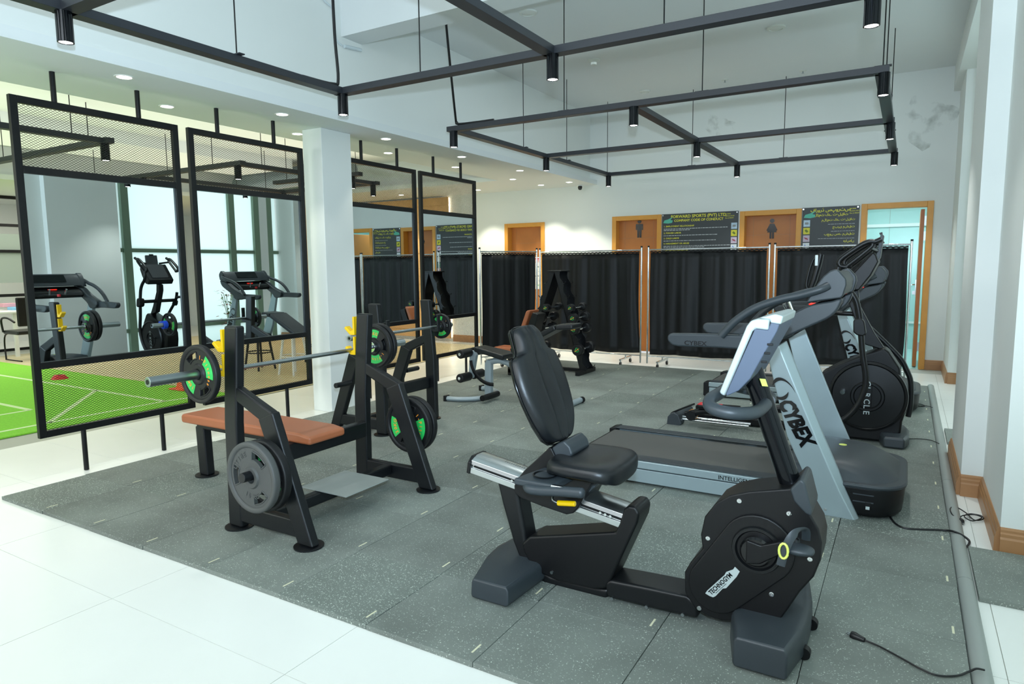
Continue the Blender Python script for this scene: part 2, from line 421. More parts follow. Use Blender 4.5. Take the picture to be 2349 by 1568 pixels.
skirt('baseboard_back_mid', [(-3.345, YB), (-2.165, YB)], [(0, -1)])
skirt('baseboard_back_right', [(-1.325, YB), (-.583, YB)], [(0, -1)])
# water stains on wall and ceiling
def stain(name, mk, cen, u, v, r):
    M = bpy.data.materials.new(name); M.use_nodes = True; N, L = M.node_tree.nodes, M.node_tree.links; b = N['Principled BSDF']
    b.inputs['Base Color'].default_value = lin(mk); b.inputs['Roughness'].default_value = .8
    tc = N.new('ShaderNodeTexCoord'); n = N.new('ShaderNodeTexNoise'); n.inputs['Scale'].default_value = 6; n.inputs['Detail'].default_value = 8
    L.new(tc.outputs['Object'], n.inputs['Vector']); rp = N.new('ShaderNodeValToRGB'); rp.color_ramp.elements[0].position = .48; rp.color_ramp.elements[1].position = .72
    rp.color_ramp.elements[1].color = (.4, .4, .4, 1)
    L.new(n.outputs['Fac'], rp.inputs[0]); L.new(rp.outputs[0], b.inputs['Alpha'])
    mb = MB(); c = Vector(cen); u = Vector(u); v = Vector(v); q = []
    for k in range(26):
        a = 2*PI*k/26; rr = r*(1+.25*math.sin(3*a+1)+.12*math.sin(7*a)); q.append(c+u*math.cos(a)*rr+v*math.sin(a)*rr*1.15)
    mb.add(q, [tuple(range(26))]); o = mb.build(name, M, bpy.data.objects['wall_back'], smooth=False); return o
stain('damp_stain', 'b4bab2', (.12, YB-.0015, 3.2), (1, 0, 0), (0, 0, 1), .26)
stain('damp_stain', 'b3b6a6', (-2.5, YB-.0015, 3.35), (1, 0, 0), (0, 0, 1), .2)
# washroom behind the open door
wr = MB(); wr.box((-1.4, 12.6, -.0), (1.2, 12.7, 2.9)); wr.box((-1.5, YB+.16, 0), (-1.4, 12.7, 2.9)); wr.box((1.2, YB+.16, 0), (1.3, 12.7, 2.9)); wr.box((-1.5, YB+.16, 2.9), (1.3, 12.7, 3.0))
wr = struct(wr, 'wall_washroom', 'teal', smooth=False)
MB().box((-1.4, 12.56, 1.98), (1.2, 12.6, 2.03)).build('ledge', 'white', wr, smooth=False)
MB().box((-1.4, 12.57, .42), (1.2, 12.6, .45)).build('ledge', 'white', wr, smooth=False)
for xx in (-.9, -.3, .3, .9):
    MB().box((xx, 12.592, 0), (xx+.004, 12.6, 2.9)).build('tile_joint', 'grout', wr, smooth=False)
struct(MB().box((-1.4, YB+.0, -.1), (1.2, 12.7, 0)), 'floor_washroom', 'teal', smooth=False)

# doors
def door(n, leaf=True, label=None):
    a, b, z = DOORS[n]; fw = .07; y0, y1 = YB-.02, YB+.17
    fr = MB().box((a, y0, 0), (a+fw, y1, z)).box((b-fw, y0, 0), (b, y1, z)).box((a+fw, y0, z-fw), (b-fw, y1, z))
    f = struct(fr, 'door_%d' % n, 'doorframe', bevel=.004)
    if leaf:
        lf = MB().box((a+fw, YB+.12, .01), (b-fw, YB+.16, z-fw)).build('door_leaf', 'door', f, smooth=False)
        for q in (.22, .44, .66, .84):
            MB().box((a+fw, YB+.1185, z*q), (b-fw, YB+.12, z*q+.004)).build('panel_groove', 'skirt', lf, smooth=False)
        for xx in (a+fw+.1, b-fw-.1): MB().box((xx, YB+.1185, .01), (xx+.004, YB+.12, z-fw)).build('panel_groove', 'skirt', lf, smooth=False)
        MB().cyl((b-fw-.05, YB+.12, 1.0), (b-fw-.05, YB+.07, 1.0), .012).build('door_handle', 'chrome', f)
    return f
for n in (1, 2, 3): door(n)
f4 = door(4, leaf=False)
# open leaf of door 4, hinged on the right jamb, seen edge-on
lf = MB().box((.105, YB+.17, .01), (.15, YB+.95, 2.1)).build('door_leaf', 'door', f4, bevel=.003)
hd = MB(); hd.box((.093, YB+.86, .93), (.105, YB+.9, 1.16)); hd.tube([(.1, YB+.88, 1.09), (.06, YB+.88, 1.09), (.05, YB+.87, 1.09), (.05, YB+.77, 1.09)], .009, 8)
hd.box((.06, YB+.875, .95), (.1, YB+.885, 1.0)); hd.build('door_handle', 'chrome', lf)
for z in (1.95, 1.75, .28): MB().box((.15, YB+.165, z-.06), (.174, YB+.175, z+.06)).build('hinge', 'steel', f4)
# pictograms
def picto(x, z, woman, parent):
    y = YB+.1175
    def P(pts): return [(x+px, y, z+pz) for px, pz in pts]
    mb = MB()
    mb.prism([(x+.032*math.cos(a*PI/8), y, z+.105+.032*math.sin(a*PI/8)) for a in range(16)], (0, -.003, 0))
    if woman: body = [(-.03, .065), (.03, .065), (.075, -.03), (.06, -.04), (.035, .02), (.065, -.06), (.03, -.06), (.03, -.15), (.004, -.15), (.004, -.06), (-.004, -.06), (-.004, -.15), (-.03, -.15), (-.03, -.06), (-.065, -.06), (-.035, .02), (-.06, -.04), (-.075, -.03)]
    else: body = [(-.055, .065), (.055, .065), (.06, .055), (.06, -.03), (.042, -.03), (.042, .03), (.038, .03), (.034, -.15), (.004, -.15), (.004, -.05), (-.004, -.05), (-.004, -.15), (-.034, -.15), (-.038, .03), (-.042, .03), (-.042, -.03), (-.06, -.03), (-.06, .055)]
    mb.prism(P(body), (0, -.003, 0))
    return mb.build('woman_symbol' if woman else 'man_symbol', 'glossblk', parent, smooth=False)
v = at(1467, 523, Y=YB+.12); tag(picto(v.x, v.z, False, None), 'black man symbol on the washroom door left of the long poster', 'sign')
v = at(1771, 523, Y=YB+.12); tag(picto(v.x, v.z, True, None), 'black woman symbol on the washroom door between the two posters', 'sign')

# ------------------------------------------------------------------ posters
def poster(x0, x1, z0, z1, label, urdu=False):
    t = thing('poster', label, 'poster', (x0, YB-.01, z0), None)
    y = YB-.012
    MB().box((x0, y, z0), (x1, YB-.002, z1)).build('board', 'poster', t, smooth=False)
    Wd = x1-x0; yf = y-.001; U, V = X_, Z_
    pm = MB(); c = Vector((x0+.1, yf, z1-.1))
    pm.prism([c+Vector((p[0], 0, p[1])) for p in ((-.08, -.035), (-.06, .005), (0, .02), (.075, .055), (.03, .01), (.07, .0), (.06, -.035), (0, -.045))], (0, -.001, 0))
    pm.build('emblem', mat('emblem_teal', '58b9a0', .5), t, smooth=False)
    for k, (px, pz) in enumerate(((.015, -.02), (Wd-.02, -.02))): MB().cyl((x0+px, y, z1+pz), (x0+px, y-.006, z1+pz), .01, 12).build('fixing_cap', 'chrome', t)
    T = lambda s, px, pz, sz, m, al='L', b=.01: text(s, 'lettering', (x0+px, y, z1+pz), U, V, sz, m, t, .0012, al, b)
    for i, s in enumerate(('Ref.2023', 'Revision 01/18', 'Doc # 002/01')):
        T(s, Wd-.19 if not urdu else Wd-.12, -.045-.03*i, .022, 'pyel')
    if not urdu:
        T('FORWARD SPORTS (PVT) LTD.', Wd*.49, -.065, .062, 'pyel', 'C', .02); T('COMPANY CODE OF CONDUCT', Wd*.49, -.122, .05, 'pyel', 'C', .02)
        heads = [('1. EMPLOYMENT RELATIONSHIP', 2), ('2. FORCED LABOR', 1), ('3. CHILD LABOR', 1), ('4. HARASSMENT OR ABUSE', 2), ('5. NON-DISCRIMINATION', 2), ('6. HEALTH, SAFETY & ENVIRONMENT', 3), ('7. FREEDOM OF ASSOCIATION & COLLECTIVE BARGAINING', 1), ('8. HOURS OF WORK', 1), ('9. COMPENSATION', 2)]
        z = -.2; body = MB(); rnd = random.Random(3)
        for h, n in heads:
            T(h, .03, z, .033, 'pyel', 'L', .015); z -= .024
            for k in range(n):
                x = .03; end = Wd-.16 if k < n-1 or n == 1 and rnd.random() < .5 else Wd*(.35+.4*rnd.random())
                while x < end:
                    w = rnd.uniform(.012, .05); body.box((x0+x, yf, z1+z-.009), (x0+x+w, yf-.0005, z1+z+.0)); x += w+.008
                z -= .021
            z -= .036
        px = Wd-.1
    else:
        U1 = ['\u0641\u0627\u0631\u0648\u0631\u0688 \u0633\u067e\u0648\u0631\u0679\u0633', '\u0645\u0644\u0627\u0632\u0645\u062a \u06a9\u06d2 \u062a\u0639\u0644\u0642\u0627\u062a', '\u062c\u0628\u0631\u06cc \u0645\u0634\u0642\u062a', '\u0628\u0686\u0648\u06ba \u0633\u06d2 \u0645\u0634\u0642\u062a', '\u06c1\u0631\u0627\u0633\u0627\u06ba', '\u0627\u0645\u062a\u06cc\u0627\u0632', '\u0635\u062d\u062a \u0648 \u062a\u062d\u0641\u0638', '\u0622\u0632\u0627\u062f\u06cc', '\u0627\u0648\u0642\u0627\u062a \u06a9\u0627\u0631']
        T(U1[0], Wd*.5, -.06, .06, 'pyel', 'C', .02); T(U1[1], Wd*.5, -.12, .045, 'pyel', 'C', .02)
        z = -.19; body = MB(); rnd = random.Random(5)
        for s in U1[1:]:
            T(s, Wd-.05, z, .042, 'pyel', 'R', .012); z -= .045
            x = Wd-.05; end = rnd.uniform(.18, .42)
            while x > end:
                w = rnd.uniform(.012, .04); body.box((x0+x-w, yf, z1+z-.005), (x0+x, yf-.0005, z1+z)); x -= w+.006
            z -= .052
        px = .02
    body.build('small_print', 'pwht', t, smooth=False, kind='stuff')
    cols = ['b9cfe0', 'd6cf3a', 'c8b7c8', 'dfe6ee', 'f1efe9', '2f6b62', 'd7a6a0', '9fb3d8']
    for k, c in enumerate(cols):
        zt = z1-.17-k*.105
        pc = MB().box((x0+px, y, zt-.09), (x0+px+.085, yf-.0006, zt)).build('picture', mat('picture_%d' % k, c, .5, var=.3, scale=30), t, smooth=False)
        q = MB(); cx = x0+px+.042; cz = zt-.045
        q.prism([(cx+.025*math.cos(a*PI/4+k), yf-.0007, cz+.02*math.sin(a*PI/4+k*.6)*(1.2 if a % 2 else .7)) for a in range(8)], (0, -.0005, 0))
        q.build('figure', mat('picture_fig_%d' % k, ['8b8f90', '6b7a20', 'a04050', '2b66d8', 'c07060', 'd9cf30', 'c03030', '203a80'][k], .5), pc, smooth=False)
    return t
poster(-3.335, -2.185, 1.1, 2.182, 'dark code of conduct poster with yellow English headings between the two closed washroom doors')
poster(-1.318, -.605, 1.1, 2.175, 'dark narrower poster with yellow Urdu headings beside the open door', True)
# small notice on door 1
nt_ = thing('notice', 'white paper notice with red heading on the wooden door behind the curtains', 'notice', (-5.65, YB+.115, 1.0))
MB().box((-5.75, YB+.113, 1.0), (-5.485, YB+.118, 1.56)).build('paper', 'white', nt_, smooth=False)
text('NOTICE', 'lettering', (-5.5, YB+.113, 1.47), X_, Z_, .06, 'red', nt_, .001, 'R', .02)
for k, s in enumerate(('RESPECT', 'CLEAN', 'NO ATTENTION', 'LISTEN', 'TAKE CARE')):
    text(s, 'lettering', (-5.5, YB+.113, 1.38-k*.08), X_, Z_, .028, 'glossblk' if k < 4 else 'green', nt_, .001, 'R', .02)
MB().box((-5.7, YB+.1125, 1.52), (-5.495, YB+.113, 1.54)).build('heading_bar', 'red', nt_, smooth=False)

# ------------------------------------------------------------------ pine plank wall on the back wall, with a led glow behind its edge
pw = struct(MB().box((-13.0, YB-.05, .06), (-7.40, YB-.03, 2.69)), 'wall_planked', 'doorframe', smooth=False)
rnd = random.Random(11); pmesh = {}
for r in range(18):
    z = .06+r*.146; x = -13.0; off = rnd.uniform(0, 1)
    while x < -7.385:
        L_ = rnd.choice((1.2, 1.5, .9)) if x > -13 else .6+off
        x2 = min(x+L_, -7.38); d = rnd.choice((0, .004, .008))
        MB().box((x+.002, YB-.072-d, z+.002), (x2, YB-.05, z+.143)).build('plank', 'plank', pw, smooth=False); x = x2
ledm = MB().box((-7.41, YB-.028, .08), (-7.395, YB-.01, 2.68)).build('led_strip', 'led', pw, smooth=False)

# ------------------------------------------------------------------ far left: glass office
of = thing('office_partition', 'black framed glass office partition at the far left beyond the turf', 'partition', (-13.6, 2, 0))
fr = MB()
for z in (.02, .98, 1.75, 2.2, 2.68): fr.box((-13.63, -2.5, z-.025), (-13.57, 8.8, z+.025))
for y in (-2.5, -.5, 1.5, 3.5, 8.8): fr.box((-13.63, y-.025, 0), (-13.57, y+.025, ZL))
fr.build('frame', 'frame', of, bevel=.003)
MB().box((-13.605, 6.6, .03), (-13.595, 8.77, 2.66)).build('glass_pane', 'glass', of, smooth=False)
MB().box((-13.605, -2.45, 1.0), (-13.595, 3.48, 2.66)).build('glass_pane', 'glass', of, smooth=False)
MB().box((-13.615, -2.45, 1.2), (-13.606, 5.9, 2.05)).build('frosted_band', mat('frost_film', '8d9a92', .7), of, smooth=False)
dk = thing('desk', 'white office desk behind the black chair at the far left edge', 'desk', (-12.9, 5.0, 0))
MB().box((-13.5, 4.4, .72), (-12.5, 6.3, .75)).build('desktop', 'desk', dk, bevel=.004)
MB().box((-13.4, 5.9, .05), (-12.6, 6.25, .72)).build('drawer_unit', 'desk', dk, bevel=.004)
for z in (.3, .52): MB().box((-12.599, 5.92, z), (-12.59, 6.23, z+.004)).build('drawer_gap', 'frame', dk)
for yy in (4.45, 5.2): MB().box((-12.6, yy, 0), (-12.55, yy+.05, .72)).build('leg', 'desk', dk)
tag(rbox((-13.1, 5.35, .75), (-12.9, 5.65, .80), 'paper_stack', 'lightblue', None, .005), 'light blue paper stack on the white office desk', 'papers')
tag(rbox((-13.3, 5.3, .80), (-13.1, 5.5, .86), 'paper_pile', 'pink', None, .005), 'pink papers on the white office desk', 'papers')
pp = thing('potted_plant', 'small green plant in a white pot on the office desk', 'plant', (-13.0, 5.0, .75))
MB().lathe([(.05, 0), (.07, .1), (.06, .1), (.0, .09)], (-13.0, 5.0, .751), Z_, 16, True).build('pot', 'white', pp)
lf = MB()
for k in range(26):
    a = k*2.4; r = .03+.06*(k % 5)/5; c = Vector((-13+r*math.cos(a), 5+r*math.sin(a), .86)); d = Vector((math.cos(a)*.05, math.sin(a)*.05, .09)); s_ = Vector((-math.sin(a), math.cos(a), 0))*.012
    lf.add([c-s_, c+s_, c+d], [(0, 1, 2)])
lf.build('leaves', 'leaf', pp, kind='stuff')
def office_chair(loc):
    x, y, z = loc
    t = thing('office_chair', 'black mesh-back office armchair in front of the white desk at the left edge', 'chair', loc)
    MB().box((x-.24, y-.24, .42), (x+.24, y+.24, .48)).build('seat', 'vinyl', t, bevel=.02, seg=3)
    MB().box((x+.2, y-.22, .55), (x+.25, y+.22, 1.0)).build('backrest', 'blkplastic', t, bevel=.02, seg=3)
    for s in (-1, 1):
        MB().tube(smoothpath([(x+.22, y+.26*s, .62), (x+.05, y+.28*s, .68), (x-.18, y+.27*s, .65), (x-.2, y+.25*s, .45)]), .015, 8).build('armrest', 'frame', t)
        MB().tube(smoothpath([(x+.2, y+.22*s, .43), (x-.22, y+.22*s, .4), (x-.26, y+.22*s, .05), (x-.2, y+.22*s, .012), (x+.25, y+.22*s, .012)]), .012, 8).build('leg', 'frame', t)
office_chair((-12.0, 5.15, 0.005))
# stools beyond the second mirror frame
def stool(loc, m, label, h=.62):
    x, y, z = loc; t = thing('bar_stool', label, 'stool', loc)
    MB().lathe([(.0, h-.02), (.16, h-.02), (.17, h), (.16, h+.025), (0, h+.03)], (x, y, 0), Z_, 20, True).build('seat', m, t)
    for k in range(4):
        a = PI/4+k*PI/2; MB().tube([(x+.11*math.cos(a), y+.11*math.sin(a), h-.02), (x+.2*math.cos(a), y+.2*math.sin(a), 0)], [.018, .014], 8).build('leg', m, t)
    MB().tube([(x+.17*math.cos(k*PI/10), y+.17*math.sin(k*PI/10), .25) for k in range(20)], .009, 6, closed=True).build('foot_ring', m, t)
stool((-7.75, 6.15, 0.005), 'frame', 'black bar stool left of the white stools seen under the second mirror frame')
stool((-7.0, 6.1, 0.005), 'white', 'nearest white bar stool seen under the second mirror frame')
stool((-6.95, 6.75, 0.005), 'white', 'farther white bar stool close to the column')
stool((-7.6, 7.1, 0.005), 'frame', 'black bar stool behind the white stools')
cone = thing('training_cone', 'orange cone on the turf behind the front barbell plate', 'cone', (-7.25, 4.7, .012))
MB().lathe([(.11, 0), (.03, .34), (.02, .34), (0, .34)], (-7.25, 4.7, .024), Z_, 20, True).build('cone_body', 'orangecone', cone)
MB().box((-7.39, 4.56, .0125), (-7.11, 4.84, .024)).build('base', 'orangecone', cone, bevel=.005)
mkr = MB().lathe([(.1, 0), (.06, .05), (.03, .05)], (-9.4, 4.35, .0125), Z_, 20).build('marker_disc', 'red')
tag(mkr, 'flat red marker disc on the turf behind the first mirror frame', 'marker')

# ------------------------------------------------------------------ round duct seen through the second frame
du = thing('ventilation_duct', 'round foil ventilation duct under the tray ceiling above the second mirror frame', 'duct', (-8.9, 8.0, 3.05))
MB().cyl((-8.9, 8.2, 2.98), (-11.0, 8.5, 2.98), .17, 24).build('duct_pipe', 'flex', du)
MB().tube([(-8.86, 8.2, 2.98), (-8.9, 8.2, 2.98)], [.19, .19], 24).build('flange', 'black', du)
MB().cyl((-8.0, 8.4, 3.02), (-8.35, 8.4, 3.02), .1, 20).build('branch_pipe', 'steel', du)

# ------------------------------------------------------------------ rubber floor
gy = bpy.data.objects.new('floor_rubber', None); COL.objects.link(gy); gy.location = (-2.25, 5.3, 0); gy['kind'] = 'structure'
T0 = .02
def tmesh(w, d, m):
    bm = bmesh.new(); bmesh.ops.create_cube(bm, size=1)
    for v in bm.verts: v.co = Vector((v.co.x*w, v.co.y*d, (v.co.z+.5)*T0))
    bmesh.ops.bevel(bm, geom=[e for e in bm.edges if all(v.co.z > T0*.5 for v in e.verts)], offset=.0009, segments=1, affect='EDGES')
    me = bpy.data.meshes.new('rubber_tile'); bm.to_mesh(me); bm.free(); me.materials.append(MT[m]); return me
ta, tb = tmesh(.4982, .4950, 'mat'), tmesh(.4982, .4950, 'mat2')
mk = bpy.data.meshes.new('printed_mark'); mk.from_pydata([(-.004, -.03, 0), (.004, -.03, 0), (.004, .03, 0), (-.004, .03, 0)], [], [(0, 1, 2, 3)]); mk.materials.append(MT['mark'])
rnd = random.Random(4)
for j in range(14):
    shift = 0 if j == 0 else (-.012 if j < 3 else rnd.uniform(-.012, .012))
    for i in range(10):
        x = -4.76+.25+i*.501+shift*(1-i/9); y = 1.818+.25+j*.4955
        o = bpy.data.objects.new('rubber_tile', tb if (i*7+j*3) % 5 == 0 else ta); COL.objects.link(o)
        o.location = (x-gy.location.x+rnd.uniform(-.0012, .0012), y-gy.location.y+rnd.uniform(-.0012, .0012), rnd.uniform(0, .0012)); o.rotation_euler = (0, 0, rnd.uniform(-.002, .002)); o.parent = gy
        q = bpy.data.objects.new('printed_mark', mk); COL.objects.link(q); q.parent = o; q.location = (.215, -.17+rnd.uniform(-.01, .01), T0+.0004)
MB().box((-4.745, 1.83, .0002), (.245, 8.73, .0012)).build('gap_shade_sheet', 'glossblk' if 0 else 'rubberblk', gy, smooth=False)  # dark sheet added below the tiles to stand in for shade in the gaps
T0 = .0218
# pvc cable cover along its right edge
cv = thing('cable_cover', 'long grey half-round floor cable cover along the right edge of the rubber tiles', 'cable cover', (.28, 5, 0))
for y0, y1 in ((1.1, 2.0), (2.003, 3.41), (3.413, 4.95), (4.953, 8.84)):
    mb = MB(); pts = [(.2505+.0325+.0325*math.cos(PI*k/12), y0, .004+.026*math.sin(PI*k/12)) for k in range(13)]+[(.2505, y0, 0), (.3155, y0, 0)][::1]
    pts = [(.3155, y0, 0)]+[(.283+.0325*math.cos(PI*k/12), y0, .004+.026*math.sin(PI*k/12)) for k in range(13)]+[(.2505, y0, 0)]
    mb.prism(pts, (0, y1-y0, 0)).build('cover_length', 'curb', cv)
for nm, x0, x1, y0, y1, lb in (('near', .32, .83, 3.25, 3.83, 'single rubber tile lying right of the cable cover beside the nearest wall pier'), ('far', .325, .78, 6.05, 6.55, 'single rubber tile lying at the window side beyond the pilaster')):
    o = MB().box((x0, y0, 0), (x1, y1, .022)).build('loose_rubber_tile', 'mat', None, bevel=.002, seg=1); tag(o, lb, 'floor mat')

# ================================================================== MIRROR FRAMES
FX = -4.93
def mirror_frame(y0, y1, posts, legs, label):
    t = thing('mirror_frame', label, 'mirror', (FX, (y0+y1)/2, 0), 'black framed mirrors hanging between ceiling and floor')
    zb, z1, z2, zt = .29, .775, 2.055, 2.515; w = .045; xa, xb = FX-.03, FX+.005
    f = MB(); f.box((xa, y0, zb), (xb, y0+w, zt)); f.box((xa, y1-w, zb), (xb, y1, zt))
    for z in (zb+w/2, z1, z2, zt-w/2): f.box((xa, y0+w, z-w/2), (xb, y1-w, z+w/2))
    f.build('frame', 'frame', t, bevel=.002, seg=1)
    MB().box((xa+.006, y0+w, z1+w/2), (xa+.012, y1-w, z2-w/2)).build('mirror_glass', 'mirror', t, smooth=False)
    MB().box((xa-.002, y0+w, z1+w/2), (xa+.005, y1-w, z2-w/2)).build('backing_board', 'frame', t, smooth=False)
    for za, zc in ((zb+w, z1-w/2), (z2+w/2, zt-w)):
        mb = MB(); ya, yc = y0+w, y1-w; px, pz = .0265, .0165; sl = pz/px; r = .0011; xm = xa+.012
        n = int(((yc-ya)+(zc-za)/sl)/px)+2
        for s in (1, -1):
            for k in range(n):
                # line: z = za + s*sl*(y-c)
                c = ya-(zc-za)/sl+k*px
                A, B = (c, za), (c+(zc-za)/sl, zc)
                if A[0] < ya: A = (ya, za+(ya-c)*sl)
                if B[0] > yc: B = (yc, za+(yc-c)*sl)
                if A[0] >= B[0] or A[1] >= zc: continue
                a = Vector((xm+.0012*s, A[0], A[1])); b = Vector((xm+.0012*s, B[0], B[1]))
                if s < 0: a.z = za+zc-a.z; b.z = za+zc-b.z
                d = (b-a).normalized(); nn = Vector((0, -d.z, d.y))*r
                mb.prism([a+nn, b+nn, b-nn, a-nn], (-.001, 0, 0))
        mb.build('expanded_mesh', 'frame', t, smooth=False, kind='stuff')
    for y in posts: MB().cyl((FX-.012, y, zt), (FX-.012, y, ZL), .017, 14).build('ceiling_post', 'frame', t)
    for y in legs: MB().cyl((FX-.012, y, .004), (FX-.012, y, zb), .0165, 14).build('leg', 'frame', t)
mirror_frame(2.13, 3.265, (2.40, 2.968), (2.41, 2.985), 'leftmost and nearest of the four black framed mirrors, green turf seen through its lower mesh')
mirror_frame(3.35, 4.51, (3.623, 4.192), (3.62, 4.205), 'second black framed mirror from the left, directly left of the white column')
mirror_frame(5.07, 6.185, (5.305, 5.87), (5.32, 5.87), 'third black framed mirror, directly right of the white column')
mirror_frame(6.255, 7.425, (6.53, 7.10), (6.53, 7.15), 'farthest black framed mirror, next to the leftmost black curtain screen')

# ================================================================== CEILING GRIDS
ZG0, ZG1 = 2.742, 2.79; BW = .085
def beamX(mb, x0, x1, y): mb.box((x0, y-BW/2, ZG0), (x1, y+BW/2, ZG1))
def beamY(mb, y0, y1, x): mb.box((x-BW/2, y0, ZG0), (x+BW/2, y1, ZG1))
def spot_lamp(x, y, z, label, group, power=24, on=True):
    t = thing('spot_lamp', label, 'ceiling lamp', (x, y, z), group)
    mb = MB(); prof = []
    secs = []
    for zz in (z, z-.155):
        secs.append([Vector((x+(.0385+(.0012 if k % 2 else 0))*math.cos(2*PI*k/48), y+(.0385+(.0012 if k % 2 else 0))*math.sin(2*PI*k/48), zz)) for k in range(48)])
    o = len(mb.v); n = 48; mb.v += secs[0]+secs[1]; mb.f += [(i, (i+1) % n, n+(i+1) % n, n+i) for i in range(n)]; mb.f.append(tuple(range(n)))
    mb.lathe([(.0385, -.155), (.035, -.156), (.033, -.147), (.0, -.147)], (x, y, z), Z_, 24)
    mb.build('housing', 'lamp', t, angle=30)
    MB().lathe([(.0, 0), (.031, 0), (.031, .004), (0, .004)], (x, y, z-.1525), Z_, 24).build('lens', 'glow', t)
    if power:
        l = light('spot_beam', 'SPOT', (x, y, z-.165), power, (.94, .98, .96), .03, look=(x, y, 0), spot=1.75, blend=.8); 
    return t
def rod(parent, x, y, z0=ZG1, z1=ZH, r=.0045, plate=True):
    MB().cyl((x, y, z0), (x, y, z1), r, 8).build('suspension_rod', 'frame', parent)
    if plate: MB().box((x-.055, y-.022, ZG1), (x+.055, y+.022, ZG1+.008)).build('rod_plate', 'beam', parent, bevel=.002)
gA = thing('ceiling_grid', 'nearer suspended black light grid, cut by the top edge of the photo', 'ceiling grid', (-2.0, 1.9, ZG0), 'suspended black light grids')
mb = MB(); xs = (-3.87, -2.04, -.24); ys = (-.1, 1.97, 3.97)
beamX(mb, xs[0]-.05, xs[2]+.1, ys[2]); beamX(mb, xs[0]-.05, xs[2]+.1, ys[1]); beamX(mb, xs[0]-.05, xs[2]+.1, ys[0])
for x in xs: beamY(mb, ys[0], ys[2], x)
mb.build('beam_frame', 'beam', gA, bevel=.0015, seg=1)
for x, y in ((-3.85, 3.0), (-3.1, 3.97), (-1.3, 3.97), (-.3, 3.3), (-2.6, 1.97), (-1.0, 1.97), (-3.87, 1.0)): rod(gA, x, y)
gB = thing('ceiling_grid', 'farther suspended black light grid with nine spot lamps in front of the back wall', 'ceiling grid', (-2.1, 7.5, ZG0), 'suspended black light grids')
mb = MB(); xs2 = (-3.98, -2.1, -.235); ys2 = (5.60, 7.58, 9.6)
for y in ys2: beamX(mb, xs2[0]-.05, xs2[2]+.05, y)
for x in xs2: beamY(mb, ys2[0], ys2[2], x)
mb.build('beam_frame', 'beam', gB, bevel=.0015, seg=1)
def onbar(px, py, Y=None, X=None):
    p = at(px, py, Y=Y) if Y else at(px, py, X=X); return p
for px, py, Y, X in ((1294, 250, 5.6, None), (1611, 203, 5.6, None), (2026, 147, 5.6, None), (1201, 338, None, -3.98), (1300, 366, None, -3.98), (1393, 398, 9.6, None), (1587, 382, 9.6, None), (1797, 364, 9.6, None)):
    p = onbar(px, py, Y, X); rod(gB, p.x, p.y)
rod(gB, -.24, 6.6); rod(gB, -.24, 8.3)
LG = 'black cylinder spot lamps under the light grids'
names = {(0, 2): 'black spot lamp at the far left corner of the nearer light grid', (1, 2): 'black spot lamp at the middle crossing of the nearer light grid', (2, 2): 'large black spot lamp at the upper right, on the nearer light grid', (0, 1): 'large black spot lamp at the upper left corner of the photo'}
for (i, j), lb in names.items(): spot_lamp(xs[i]+.02, ys[j]-.02, ZG0, lb, LG)
pos = ('left', 'middle', 'right'); dep = ('front', 'centre', 'rear')
for i in range(3):
    for j in range(3): spot_lamp(xs2[i]+.02, ys2[j]-.02, ZG0, 'black spot lamp on the %s %s joint of the farther light grid' % (dep[j], pos[i]), LG, 46)
# conduits down to the grids
cn = thing('cable_conduit', 'thick black cable conduit dropping to the corner of the nearer light grid', 'conduit', (-3.87, 3.97, ZG1))
MB().tube(smoothpath([(-3.9, 3.93, 3.82), (-3.89, 3.93, 3.2), (-3.87, 3.93, 2.86), (-3.88, 3.88, 2.81), (-3.9, 3.6, 2.805)]), .012, 10).build('pipe', 'cable', cn)
cn = thing('cable_conduit', 'thin black cable conduit dropping from the cross beam to the farther light grid', 'conduit', (-4.0, 5.6, ZG1))
MB().tube(smoothpath([(-3.58, 4.97, 3.52), (-3.6, 5.0, 3.46), (-3.92, 5.56, 2.88), (-3.93, 5.6, 2.83), (-3.88, 5.6, 2.808), (-3.5, 5.6, 2.803)]), .0115, 10).build('pipe', 'cable', cn)
cn = thing('wall_conduit', 'white cable conduit clipped to the high fascia wall', 'conduit', (XW+.01, 4.5, 3.4))
MB().tube(smoothpath([at(715, -40, X=XW+.015), at(745, 2, X=XW+.015), at(765, 25, X=XW+.015), at(770, 85, X=XW+.015), at(785, 105, X=XW+.015)]), .008, 8).build('thin_cable', 'conduit', cn)
MB().cyl(at(790, 106, X=XW+.02), at(828, 115, X=XW+.02), .016, 12).build('pipe_stub', 'conduit', cn)
# ceiling devices
for px, py, r, lb in ((1211, 28, .09, 'round white ceiling speaker above the middle of the nearer light grid'), (1780, 63, .095, 'round white ceiling disc at the upper right near the large spot lamp'), (1479, 209, .08, 'small round white ceiling disc above the farther light grid')):
    p = at(px, py, Z=ZH); t = thing('ceiling_disc', lb, 'ceiling fitting', p)
    MB().lathe([(r, 0), (r*.96, -.012), (r*.7, -.018), (r*.68, -.012), (r*.35, -.02), (0, -.02)], p, Z_, 32).build('cover', 'disc', t)
p = at(1362, 137, Z=ZH); t = thing('smoke_detector', 'white smoke detector hanging from the high ceiling', 'smoke detector', p)
MB().lathe([(.075, 0), (.072, -.012), (.045, -.03), (.034, -.032), (.034, -.058), (.02, -.066), (0, -.066)], p, Z_, 28).build('body', 'disc', t)
for px, py, lb in ((1663, 183, 'small sprinkler head on the high ceiling left of the water stain'), (1842, 162, 'small sprinkler head on the high ceiling near the right')):
    p = at(px, py, Z=ZH); t = thing('sprinkler', lb, 'sprinkler', p)
    MB().lathe([(.045, 0), (.043, -.006), (.0, -.008)], p, Z_, 20).build('rose', 'disc', t)
    MB().lathe([(.006, 0), (.006, -.03), (.018, -.034), (0, -.036)], p, Z_, 12).build('nozzle', 'steel', t)
